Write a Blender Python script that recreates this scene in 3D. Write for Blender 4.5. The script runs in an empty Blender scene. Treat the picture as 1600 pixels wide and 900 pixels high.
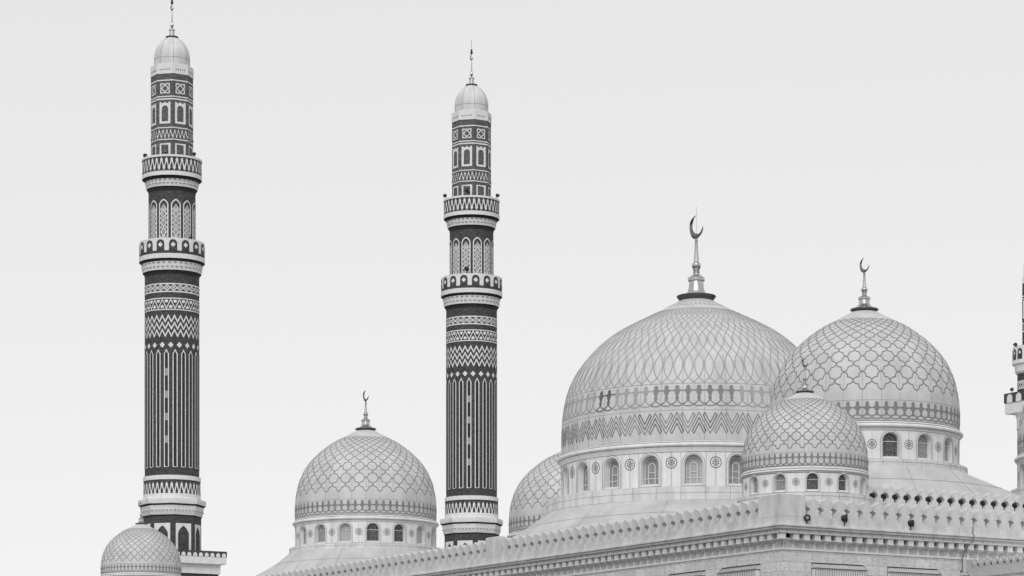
import bpy, math, random
from math import sin, cos, pi, radians, sqrt, atan2
random.seed(7)
C = bpy.context.scene.collection
S = bpy.context.scene

# ------------------------------------------------------------------ camera, sky, sun, exposure
F, YH = 4450.0, 1250.0                       # focal length and horizon row, in pixels of a 1600 px wide frame
EYE = 1.6
cam = bpy.data.cameras.new('camera'); co = bpy.data.objects.new('camera', cam); C.objects.link(co)
co.location = (0, 0, EYE); co.rotation_euler = (radians(90), 0, 0)
cam.sensor_width = 36; cam.lens = F / 1600 * 36; cam.shift_y = (YH - 450) / 1600
cam.clip_start = 1; cam.clip_end = 20000
S.camera = co
SUN_EL, SUN_AZ = radians(41), radians(-12)    # azimuth from behind the camera towards the right
w = bpy.data.worlds.new('World'); S.world = w; w.use_nodes = True
nt = w.node_tree; bg = nt.nodes['Background']
sky = nt.nodes.new('ShaderNodeTexSky'); sky.sky_type = 'NISHITA'; sky.sun_disc = False
sky.sun_elevation = SUN_EL; sky.sun_rotation = pi - SUN_AZ
sky.air_density = 1.0; sky.dust_density = 4.0; sky.ozone_density = 1.0; sky.altitude = 2200
bw = nt.nodes.new('ShaderNodeRGBToBW'); nt.links.new(sky.outputs[0], bw.inputs[0])
# a high even cloud veil: compress the clear-sky range
pw = nt.nodes.new('ShaderNodeMath'); pw.operation = 'POWER'; pw.inputs[1].default_value = 0.15
nt.links.new(bw.outputs[0], pw.inputs[0])
ml = nt.nodes.new('ShaderNodeMath'); ml.operation = 'MULTIPLY'; ml.inputs[1].default_value = 6.28
nt.links.new(pw.outputs[0], ml.inputs[0]); nt.links.new(ml.outputs[0], bg.inputs['Color'])
bg.inputs['Strength'].default_value = 0.1
sl = bpy.data.lights.new('sun', 'SUN'); sl.energy = 1.4; sl.angle = radians(35); sl.color = (1, 1, 1)
so = bpy.data.objects.new('sun', sl); C.objects.link(so)
so.rotation_euler = (radians(90) - SUN_EL, 0, SUN_AZ)
S.view_settings.view_transform = 'Standard'; S.view_settings.look = 'None'
S.view_settings.exposure = 0.12; S.view_settings.gamma = 1.0; S.view_settings.use_curve_mapping = False

# ------------------------------------------------------------------ materials (the photograph is black and white)
def mat(name, v, rough=0.8, metal=0.0, noise=0.0, nscale=1.0, stretch=(1, 1, 1), kind=None, bump=0.0, **k):
    m = bpy.data.materials.new(name); m.use_nodes = True
    n, l = m.node_tree.nodes, m.node_tree.links
    b = n['Principled BSDF']; b.inputs['Roughness'].default_value = rough; b.inputs['Metallic'].default_value = metal
    b.inputs['Base Color'].default_value = (v, v, v, 1)
    if not noise and not kind: return m
    tc = n.new('ShaderNodeTexCoord'); mp = n.new('ShaderNodeMapping'); mp.inputs['Scale'].default_value = stretch
    l.new(tc.outputs['Object'], mp.inputs[0])
    nz = n.new('ShaderNodeTexNoise'); nz.inputs['Scale'].default_value = nscale; nz.inputs['Detail'].default_value = 6
    nz.inputs['Roughness'].default_value = 0.65
    l.new(mp.outputs[0], nz.inputs['Vector'])
    mr = n.new('ShaderNodeMapRange'); mr.inputs['From Min'].default_value = 0.25; mr.inputs['From Max'].default_value = 0.75
    mr.inputs['To Min'].default_value = 1 - noise; mr.inputs['To Max'].default_value = 1 + noise
    l.new(nz.outputs['Fac'], mr.inputs['Value'])
    mu = n.new('ShaderNodeMath'); mu.operation = 'MULTIPLY'; mu.inputs[1].default_value = v
    l.new(mr.outputs[0], mu.inputs[0]); out = mu.outputs[0]
    if kind == 'stained':                    # large soft weather streaks running down
        n2 = n.new('ShaderNodeTexNoise'); n2.inputs['Scale'].default_value = 1.0; n2.inputs['Detail'].default_value = 5
        m2 = n.new('ShaderNodeMapping'); m2.inputs['Scale'].default_value = k.get('st', (1.3, 1.3, 0.25))
        l.new(tc.outputs['Object'], m2.inputs[0]); l.new(m2.outputs[0], n2.inputs['Vector'])
        r2 = n.new('ShaderNodeMapRange'); r2.inputs['From Min'].default_value = 0.35; r2.inputs['From Max'].default_value = 0.7
        r2.inputs['To Min'].default_value = 1.03; r2.inputs['To Max'].default_value = 1 - k.get('stain', 0.12)
        l.new(n2.outputs['Fac'], r2.inputs['Value'])
        m3 = n.new('ShaderNodeMath'); m3.operation = 'MULTIPLY'; l.new(out, m3.inputs[0]); l.new(r2.outputs[0], m3.inputs[1]); out = m3.outputs[0]
    if kind in ('ashlar_x', 'ashlar_y'):
        sp = n.new('ShaderNodeSeparateXYZ'); cb = n.new('ShaderNodeCombineXYZ'); l.new(tc.outputs['Object'], sp.inputs[0])
        l.new(sp.outputs[0 if kind == 'ashlar_x' else 1], cb.inputs[0]); l.new(sp.outputs[2], cb.inputs[1])
        br = n.new('ShaderNodeTexBrick'); br.inputs['Scale'].default_value = 1
        br.inputs['Brick Width'].default_value = 1.35; br.inputs['Row Height'].default_value = 0.69
        br.inputs['Mortar Size'].default_value = 0.02; br.inputs['Mortar Smooth'].default_value = 0.3
        br.inputs['Color1'].default_value = (1.02,) * 3 + (1,); br.inputs['Color2'].default_value = (0.84,) * 3 + (1,)
        br.inputs['Mortar'].default_value = (0.55,) * 3 + (1,)
        l.new(cb.outputs[0], br.inputs['Vector'])
        m3 = n.new('ShaderNodeMath'); m3.operation = 'MULTIPLY'; l.new(out, m3.inputs[0]); l.new(br.outputs['Color'], m3.inputs[1]); out = m3.outputs[0]
    if k.get('fleck'):                       # split-face stone: small shaded dents
        n2 = n.new('ShaderNodeTexNoise'); n2.inputs['Scale'].default_value = 3.0; n2.inputs['Detail'].default_value = 3
        m2 = n.new('ShaderNodeMapping'); m2.inputs['Scale'].default_value = (1, 1, 3.0); m2.inputs['Location'].default_value = (9, 4, 7)
        l.new(tc.outputs['Object'], m2.inputs[0]); l.new(m2.outputs[0], n2.inputs['Vector'])
        r2 = n.new('ShaderNodeMapRange'); r2.inputs['From Min'].default_value = 0.60; r2.inputs['From Max'].default_value = 0.70
        r2.inputs['To Min'].default_value = 1.0; r2.inputs['To Max'].default_value = 0.62
        l.new(n2.outputs['Fac'], r2.inputs['Value'])
        m3 = n.new('ShaderNodeMath'); m3.operation = 'MULTIPLY'; l.new(out, m3.inputs[0]); l.new(r2.outputs[0], m3.inputs[1]); out = m3.outputs[0]
    if kind == 'brick':                      # courses plus single bricks lighter and darker
        vo = n.new('ShaderNodeTexVoronoi'); vo.inputs['Scale'].default_value = 1
        m2 = n.new('ShaderNodeMapping'); m2.inputs['Scale'].default_value = (3.2, 3.2, 8)
        l.new(tc.outputs['Object'], m2.inputs[0]); l.new(m2.outputs[0], vo.inputs['Vector'])
        sp = n.new('ShaderNodeSeparateColor'); l.new(vo.outputs['Color'], sp.inputs[0])
        r2 = n.new('ShaderNodeMapRange'); r2.inputs['To Min'].default_value = 0.6; r2.inputs['To Max'].default_value = 1.45
        l.new(sp.outputs[0], r2.inputs['Value'])
        m3 = n.new('ShaderNodeMath'); m3.operation = 'MULTIPLY'; l.new(out, m3.inputs[0]); l.new(r2.outputs[0], m3.inputs[1]); out = m3.outputs[0]
    if kind == 'lattice':                    # arabesque tracery in front of the glass
        vo = n.new('ShaderNodeTexVoronoi'); vo.feature = 'DISTANCE_TO_EDGE'; vo.inputs['Scale'].default_value = k.get('ls', 8)
        vo.inputs['Randomness'].default_value = 0.75
        l.new(tc.outputs['Object'], vo.inputs['Vector'])
        r2 = n.new('ShaderNodeMapRange'); r2.inputs['From Min'].default_value = 0.05; r2.inputs['From Max'].default_value = 0.16
        r2.inputs['To Min'].default_value = k['line']; r2.inputs['To Max'].default_value = v
        l.new(vo.outputs['Distance'], r2.inputs['Value']); out = r2.outputs[0]
    cc = n.new('ShaderNodeCombineColor')
    for i in range(3): l.new(out, cc.inputs[i])
    l.new(cc.outputs[0], b.inputs['Base Color'])
    if bump:
        bp = n.new('ShaderNodeBump'); bp.inputs['Strength'].default_value = 1; bp.inputs['Distance'].default_value = bump
        l.new(nz.outputs['Fac'], bp.inputs['Height']); l.new(bp.outputs[0], b.inputs['Normal'])
    return m
M = {}
M['white'] = mat('pale_stone', 0.66, noise=0.10, nscale=1.2, kind='stained', stain=0.18)
M['drum'] = mat('drum_stone', 0.73, noise=0.07, nscale=0.8, kind='stained', stain=0.12, st=(1.3, 1.3, .18))
M['dome'] = mat('dome_tiles', 0.56, rough=0.6, noise=0.08, nscale=0.9, kind='stained', stain=0.15, st=(0.7, 0.7, 0.3))
M['ink'] = mat('grey_inlay', 0.215, noise=0.18, nscale=0.35)
M['inkd'] = mat('dark_inlay', 0.11, noise=0.3, nscale=0.25)
M['joint'] = mat('panel_joint', 0.27, noise=0.3, nscale=0.6)
M['roof'] = mat('roof_render', 0.52, noise=0.10, nscale=0.6, kind='stained', stain=0.18, st=(.4, .4, .25))
M['wx'] = mat('ashlar_right', 0.68, noise=0.20, nscale=2.6, stretch=(1, 1, 1.7), kind='ashlar_x', bump=0.06, fleck=1)
M['wy'] = mat('ashlar_left', 0.68, noise=0.20, nscale=2.6, stretch=(1, 1, 1.7), kind='ashlar_y', bump=0.06, fleck=1)
M['para'] = mat('parapet_stone', 0.64, noise=0.10, nscale=1.4, kind='stained', stain=0.24, st=(1.4, 1.4, .35))
M['frz'] = mat('frieze_stone', 0.48, noise=0.1, nscale=2)
M['corn'] = mat('cornice_stone', 0.72, noise=0.08, nscale=2.0, kind='stained', stain=0.1, st=(2, 2, 1))
M['brick'] = mat('dark_brick', 0.052, noise=0.4, nscale=2.2, stretch=(1, 1, 3), kind='brick')
M['brick2'] = mat('worn_brick', 0.095, noise=0.35, nscale=2.2, stretch=(1, 1, 3), kind='brick')
M['brickd'] = mat('shaded_brick', 0.020, noise=0.2, nscale=2.2, stretch=(1, 1, 3), kind='brick')  # darker copy of the brick: shade of recesses and undersides put into the colour
M['trim'] = mat('white_plaster', 0.72, noise=0.14, nscale=2)
M['slot'] = mat('slot_grille', 0.33, noise=0.1, nscale=4)
M['metal'] = mat('polished_metal', 0.50, rough=0.28, metal=1.0)
M['metalc'] = mat('darker_metal', 0.20, rough=0.2, metal=1.0)  # lower base colour, for the crescents
M['metald'] = mat('aged_metal', 0.10, rough=0.45, metal=0.7)
M['inkl'] = mat('pale_inlay', 0.35, noise=0.15, nscale=0.3)
M['black'] = mat('black_metal', 0.012, rough=0.6)
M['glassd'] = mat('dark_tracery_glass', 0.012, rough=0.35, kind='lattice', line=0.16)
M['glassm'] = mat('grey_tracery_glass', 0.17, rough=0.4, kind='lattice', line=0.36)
M['glassp'] = mat('pale_tracery_glass', 0.44, rough=0.4, kind='lattice', line=0.36)  # the three pane tones paint the reflections, window by window
M['frame'] = mat('window_bar', 0.62)
M['void'] = mat('painted_gap_shadow', 0.02)  # near-black, deep shadow put into the colour
M['ground'] = mat('dusty_ground', 0.07, noise=0.15, nscale=0.05)
M['shade'] = mat('gap_shade_sheet', 0.03, noise=0.2, nscale=1)  # near-black, shade behind merlon gaps put into the colour

# ------------------------------------------------------------------ mesh helpers
class MB:
    def __init__(s): s.v = []; s.f = []; s.m = []; s.s = []
    def face(s, idx, m=0, sm=False): s.f.append(idx); s.m.append(m); s.s.append(sm)
    def add(s, pts): b = len(s.v); s.v.extend(pts); return b
    def quad(s, a, b, c, d, m=0):
        k = s.add([a, b, c, d]); s.face((k, k+1, k+2, k+3), m)
    def box(s, x0, x1, y0, y1, z0, z1, m=0):
        k = s.add([(x0,y0,z0),(x1,y0,z0),(x1,y1,z0),(x0,y1,z0),(x0,y0,z1),(x1,y0,z1),(x1,y1,z1),(x0,y1,z1)])
        for q in ((0,3,2,1),(4,5,6,7),(0,1,5,4),(1,2,6,5),(2,3,7,6),(3,0,4,7)): s.face(tuple(k+i for i in q), m)
    def lathe(s, prof, n=64, m=0, smooth=True, a0=0.0, rf=None, cap=(True, True)):
        """prof: (r, z) going up; rf(theta) scales r (octagons)"""
        rings = []
        for r, z in prof:
            pts = []
            for i in range(n):
                t = a0 + 2*pi*i/n; q = r * (rf(t) if rf else 1)
                pts.append((q*sin(t), -q*cos(t), z))
            rings.append(s.add(pts))
        for k in range(len(prof)-1):
            mm = m[k] if isinstance(m, (list, tuple)) else m
            for i in range(n):
                j = (i+1) % n
                s.face((rings[k]+i, rings[k]+j, rings[k+1]+j, rings[k+1]+i), mm, smooth)
        m0 = m[0] if isinstance(m, (list, tuple)) else m; m1 = m[-1] if isinstance(m, (list, tuple)) else m
        if cap[0] and prof[0][0] > 1e-4: s.face(tuple(rings[0]+i for i in range(n))[::-1], m0)
        if cap[1] and prof[-1][0] > 1e-4: s.face(tuple(rings[-1]+i for i in range(n)), m1)
    def tube(s, p, q, r, n=8, m=0, r2=None):
        r2 = r if r2 is None else r2
        d = [q[i]-p[i] for i in range(3)]; L = sqrt(sum(x*x for x in d)) or 1; d = [x/L for x in d]
        a = (0, 0, 1) if abs(d[2]) < .9 else (1, 0, 0)
        u = cross(d, a); L = sqrt(sum(x*x for x in u)); u = [x/L for x in u]; v = cross(d, u)
        k = s.add([tuple(o[i] + rr*(cos(2*pi*t/n)*u[i] + sin(2*pi*t/n)*v[i]) for i in range(3)) for o, rr in ((p, r), (q, r2)) for t in range(n)])
        for t in range(n):
            j = (t+1) % n; s.face((k+t, k+j, k+n+j, k+n+t), m, True)
        s.face(tuple(k+t for t in range(n))[::-1], m); s.face(tuple(k+n+t for t in range(n)), m)
    def mesh(s, name, mats):
        me = bpy.data.meshes.new(name); me.from_pydata(s.v, [], s.f)
        for x in mats: me.materials.append(M[x])
        me.polygons.foreach_set('material_index', s.m); me.polygons.foreach_set('use_smooth', s.s)
        me.validate(); me.update(); me.set_sharp_from_angle(angle=radians(32)); return me
    def build(s, name, mats, parent=None, loc=(0, 0, 0), rz=0):
        return link(name, s.mesh(name, mats), parent, loc, rz)
def cross(a, b): return (a[1]*b[2]-a[2]*b[1], a[2]*b[0]-a[0]*b[2], a[0]*b[1]-a[1]*b[0])
def link(name, me, parent=None, loc=(0, 0, 0), rz=0):
    o = bpy.data.objects.new(name, me); C.objects.link(o); o.parent = parent; o.location = loc; o.rotation_euler = (0, 0, rz); return o
def tag(o, label=None, cat=None, group=None, kind=None):
    if label: o['label'] = label
    if cat: o['category'] = cat
    if group: o['group'] = group
    if kind: o['kind'] = kind
    return o
def empty(name, loc, rz=0, label=None, cat=None, group=None):
    return tag(link(name, None, None, loc, rz), label, cat, group)
def copy_tree(o, parent=None):
    c = o.copy(); C.objects.link(c); c.parent = parent
    for ch in list(o.children): copy_tree(ch, c)
    return c

# a surface is a function (u, v) -> point; ribbons and filled shapes are laid on it
def frame_at(sf, u, v, e=1e-3):
    p = sf(u, v); a = sf(u+e, v); b = sf(u, v+e)
    pu = [(a[i]-p[i])/e for i in range(3)]; pv = [(b[i]-p[i])/e for i in range(3)]
    n = cross(pu, pv); L = sqrt(sum(x*x for x in n)) or 1
    return p, [x/L for x in n], pu, pv
def ribbon(mb, sf, pts, wd, off=0.02, m=0, closed=False):
    """flat band of width wd metres following pts (u, v) on surface sf"""
    n = len(pts); fr = [frame_at(sf, *p) for p in pts]; base = None; idx = []
    for i in range(n):
        p, N, pu, pv = fr[i]
        if closed: a, b = fr[i-1][0], fr[(i+1) % n][0]
        else: a, b = fr[max(i-1, 0)][0], fr[min(i+1, n-1)][0]
        t = [b[k]-a[k] for k in range(3)]; L = sqrt(sum(x*x for x in t)) or 1; t = [x/L for x in t]
        # mitre
        f = 1.0
        if 0 < i < n-1 or closed:
            d1 = [p[k]-a[k] for k in range(3)]; L1 = sqrt(sum(x*x for x in d1)) or 1
            c = sum(d1[k]/L1*t[k] for k in range(3)); f = min(1/max(c, 0.35), 2.2)
        s_ = cross(N, t)
        k = mb.add([tuple(p[q]+N[q]*off - s_[q]*wd/2*f for q in range(3)), tuple(p[q]+N[q]*off + s_[q]*wd/2*f for q in range(3))])
        idx.append(k)
    for i in range(n if closed else n-1):
        a, b = idx[i], idx[(i+1) % n]; mb.face((a, b, b+1, a+1), m)
def lay(mb, sf, pts, off=0.02, m=0):
    q = []
    for u, v in pts:
        p, N, _, _ = frame_at(sf, u, v); q.append(tuple(p[k]+N[k]*off for k in range(3)))
    k = mb.add(q); mb.face(tuple(range(k, k+len(q))), m)
def dens(pts, st):
    out = [pts[0]]
    for a, b in zip(pts, pts[1:]):
        n = max(1, int(sqrt(((b[0]-a[0])/st[0])**2 + ((b[1]-a[1])/st[1])**2)))
        for i in range(1, n+1): out.append((a[0]+(b[0]-a[0])*i/n, a[1]+(b[1]-a[1])*i/n))
    return out
def cyl(r): return lambda u, v: (r*sin(u), -r*cos(u), v)
def octf(t):
    a = (t + pi/8) % (pi/4) - pi/8; return cos(pi/8)/cos(a)          # scale of circumradius
def octs(R): return lambda u, v: (R*octf(u)*sin(u), -R*octf(u)*cos(u), v)
def ring(mb, sf, v, wd, off=0.02, m=0, n=128, a0=0):
    pts = [(a0+2*pi*i/n, v) for i in range(n)]; ribbon(mb, sf, pts, wd, off, m, closed=True)

def band_quads(mb, sf, u0, u1, flo, fhi, n, off, m):
    """filled strip between curves flo(u) and fhi(u)"""
    prev = None
    for i in range(n+1):
        u = u0+(u1-u0)*i/n; a, b = flo(u), fhi(u); q = []
        for v in (a, b):
            p, N, _, _ = frame_at(sf, u, v); q.append(tuple(p[k]+N[k]*off for k in range(3)))
        k = mb.add(q)
        if prev is not None: mb.face((prev, k, k+1, prev+1), m)
        prev = k
def archtop(hw, spring, rise, p=2.0, point=0.0):
    def f(x):
        a = min(abs(x)/hw, 1.0); return spring + rise*((1-a**p)**(1/p)*(1-point) + (1-a)*point)
    return f

# ------------------------------------------------------------------ site frame
F_X, F_Y = 0.8556, 0.5177                    # direction of the right-hand facade
RZ = atan2(F_Y, F_X)
def at(x, d): return ((x-800)/F*d, d)        # a column of the picture at distance d
def zs(y, d): return EYE + (YH-y)*d/F
DECK = 21.0

g = MB(); g.quad((-9000,-3000,0),(9000,-3000,0),(9000,15000,0),(-9000,15000,0))
tag(g.build('ground', ['ground']), 'dusty flat ground around the mosque', None, None, 'structure')

# ------------------------------------------------------------------ finials
def crescent_mesh(a, th):
    """in the local YZ plane, open towards -y and up"""
    mb = MB(); b = .80*a; o = .30*a; ang = radians(48)     # opening direction, from up towards -y
    dx, dz = -sin(ang), cos(ang)
    al = math.acos((a*a + o*o - b*b)/(2*a*o))              # tips on the outer circle, from the opening axis
    n = 28; rows = []
    def pt(r, cx, cz, t): return (cx + r*(cos(t)*dx - sin(t)*dz), cz + r*(cos(t)*dz + sin(t)*dx))
    for i in range(n+1):
        t = al + (2*pi-2*al)*i/n; O = pt(a, 0, 0, t)
        # inner circle point on the same fraction
        t0 = math.acos((b*b + o*o - a*a)/(2*b*o)); t0 = pi - t0
        ti = t0 + (2*pi-2*t0)*i/n; I = pt(b, dx*o, dz*o, ti)
        wd = sqrt((O[0]-I[0])**2 + (O[1]-I[1])**2); hx = min(th, wd*.45+.002)
        mx, mz = (O[0]+I[0])/2, (O[1]+I[1])/2
        rows.append(mb.add([(0, O[0], O[1]), (hx, mx, mz), (0, I[0], I[1]), (-hx, mx, mz)]))
    for i in range(n):
        for k in range(4):
            j = (k+1) % 4; mb.face((rows[i]+k, rows[i]+j, rows[i+1]+j, rows[i+1]+k), 0, k in (0, 1, 2, 3))
    return mb
def make_finial(parent, z, H, r0, flare=1.0):
    """H total height, r0 radius of the drip disc"""
    f = MB(); h = H/133.0; k = r0/31.0
    f.lathe([(25*k, -1*h), (31*k, 7*h), (30*k, 8.2*h)] if flare == 1 else [(26*k, 2*h), (31*k, 6*h), (30*k, 8.2*h)], 40, 1)
    bell = [(19*k*flare, 8.2*h), (17*k*flare, 10*h), (14*k*(1+flare)/2, 14*h), (12*k, 20*h), (11*k, 31*h), (13.2*k, 31.5*h), (13.4*k, 36*h), (11*k, 38*h),
            (6*k, 41*h), (4.5*k, 44*h), (5.4*k, 45.5*h), (4.6*k, 47*h), (5.2*k, 48.5*h), (4.6*k, 49.5*h), (6.2*k, 51.5*h), (7.2*k, 55*h), (6.6*k, 58.5*h), (4.2*k, 61*h),
            (3.4*k, 72*h), (2.3*k, 94*h), (2.6*k, 95*h), (2.6*k, 97*h), (1.2*k, 98*h)]
    f.lathe(bell, 32, 0)
    o = f.build('finial', ['metal', 'metald'], parent, (0, 0, z))
    a = 18.5*h
    crescent_mesh(a, a*.16).build('crescent', ['metalc'], o, (0, 0, 98*h + a*.97))
    if flare == 1 and H > 5:
        t = MB(); t.tube((0, 0, 98*h), (0, 0, 148*h), .012, 6); t.build('lightning_rod', ['metald'], o)
    return o

# ------------------------------------------------------------------ domes
def smooth_profile(pts, n=10):
    out = []
    for i in range(len(pts)-1):
        p0 = pts[max(i-1, 0)]; p1 = pts[i]; p2 = pts[i+1]; p3 = pts[min(i+2, len(pts)-1)]
        for j in range(n):
            t = j/n
            out.append(tuple(.5*((2*p1[k]) + (-p0[k]+p2[k])*t + (2*p0[k]-5*p1[k]+4*p2[k]-p3[k])*t*t + (-p0[k]+3*p1[k]-3*p2[k]+p3[k])*t**3) for k in (0, 1)))
    out.append(pts[-1]); return out
PN = [(1.0, .05), (1.003, .13), (1.003, .25), (.994, .375), (.955, .565), (.902, .700), (.83, .825), (.735, .937), (.6245, 1.038), (.474, 1.148), (.338, 1.222), (.13, 1.332)]
PM = [(1.0, .04), (1.0, .12), (.998, .24), (.989, .345), (.961, .495), (.914, .61), (.852, .708), (.779, .795), (.690, .880), (.5735, .963), (.4275, 1.040), (.308, 1.098), (.2337, 1.138), (.12, 1.198)]

def window_parts(R, hw, z0, z1, dep, style):
    """frame mesh and pane meshes at theta = 0 on a drum of radius R"""
    sf = cyl(R); rise = hw; sp = z1-rise
    u = hw/R; af = lambda x, q=0.0: sp + sqrt(max(0, (hw+q)**2 - (x*R)**2))
    fr = MB()
    def arc(q, n=14):
        pts = [(-(hw+q)/R, z0-q)] + [((hw+q)/R*-cos(pi*i/n), sp+(hw+q)*sin(pi*i/n)) for i in range(n+1)] + [((hw+q)/R, z0-q)]
        return dens(pts, (.6/R, .6))
    g = hw/1.08
    ribbon(fr, sf, arc(.20*g), .22*g, .035, 0)                       # raised architrave
    ribbon(fr, sf, dens([(-(hw+.31*g)/R, z0-.13*g), ((hw+.31*g)/R, z0-.13*g)], (.2/R, 1)), .20*g, .04, 0)
    for q, wq in ((.31*g, .055*g), (.09*g, .045*g)):
        ribbon(fr, sf, arc(q)+[(-(hw+q)/R, z0-q)], wq, .045, 1)
    si = cyl(R-dep+.06)
    ui = hw/(R-dep)*.97
    if style == 'big':                                               # inner light with side lights
        hi = hw*.40; zt = sp-.05
        pts = [(-hi/R, z0)] + [(-hi/R*cos(pi*i/10), zt-.15+hi*sin(pi*i/10)) for i in range(11)] + [(hi/R, z0)]
        ribbon(fr, si, dens(pts, (.3/R, .3)), .09, .02, 2)
        for zz in (z0+.07, z0+.62, z0+(sp-z0)*.62): ribbon(fr, si, [(-ui, zz), (ui, zz)] if zz != z0+(sp-z0)*.62 else [(-hi/R, zz), (hi/R, zz)], .075, .02, 2)
        pts = [(-hw*.86/R, z0)] + [(-hw*.86/R*cos(pi*i/12), sp-.05+hw*.84*sin(pi*i/12)) for i in range(13)] + [(hw*.86/R, z0)]
        ribbon(fr, si, dens(pts, (.4/R, .4)), .09, .02, 2)
    else:
        zz = sp-.02*R/7.8; ribbon(fr, si, [(-ui, zz), (0, zz), (ui, zz)], .06*R/7.8, .02, 2)
        ribbon(fr, si, [(-ui, z0+.06), (0, z0+.06), (ui, z0+.06)], .11*R/7.8, .02, 2)
    panes = {}
    for key in ('glassd', 'glassm', 'glassp'):
        p = MB(); s3 = cyl(R-dep)
        n = 10; band_quads(p, s3, -hw/(R-dep), hw/(R-dep), lambda x: z0-.05, lambda x: sp+.05+sqrt(max(0, hw**2-(x*(R-dep))**2)), n, 0, 0)
        panes[key] = p.mesh('pane', [key])
    return fr.mesh('window', ['drum', 'ink', 'frame']), panes
def roundel_mesh(R, r, z):
    sf = cyl(R); mb = MB(); n = 24
    c = lambda rr, t: (rr*cos(t)/R, z+rr*sin(t))
    ribbon(mb, sf, [c(r, 2*pi*i/n) for i in range(n)], r*(.11 if R < 9 else .13), .03, 0, True)
    for k in range(8):
        a = pi/8 + k*pi/4
        lay(mb, sf, [c(r*.16, a)] + [(c(r*.48, a)[0]+r*q*cos(a)/R - r*s_*sin(a)/R, c(r*.48, a)[1]+r*q*sin(a)+r*s_*cos(a)) for q, s_ in ((.02, -.10), (.15, -.12), (.22, 0), (.15, .12), (.02, .10))], .03, 0)
    ribbon(mb, sf, [c(r*.10, 2*pi*i/8) for i in range(8)], r*.08, .03, 0, True)
    return mb.mesh('roundel', ['inkd'])

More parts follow.
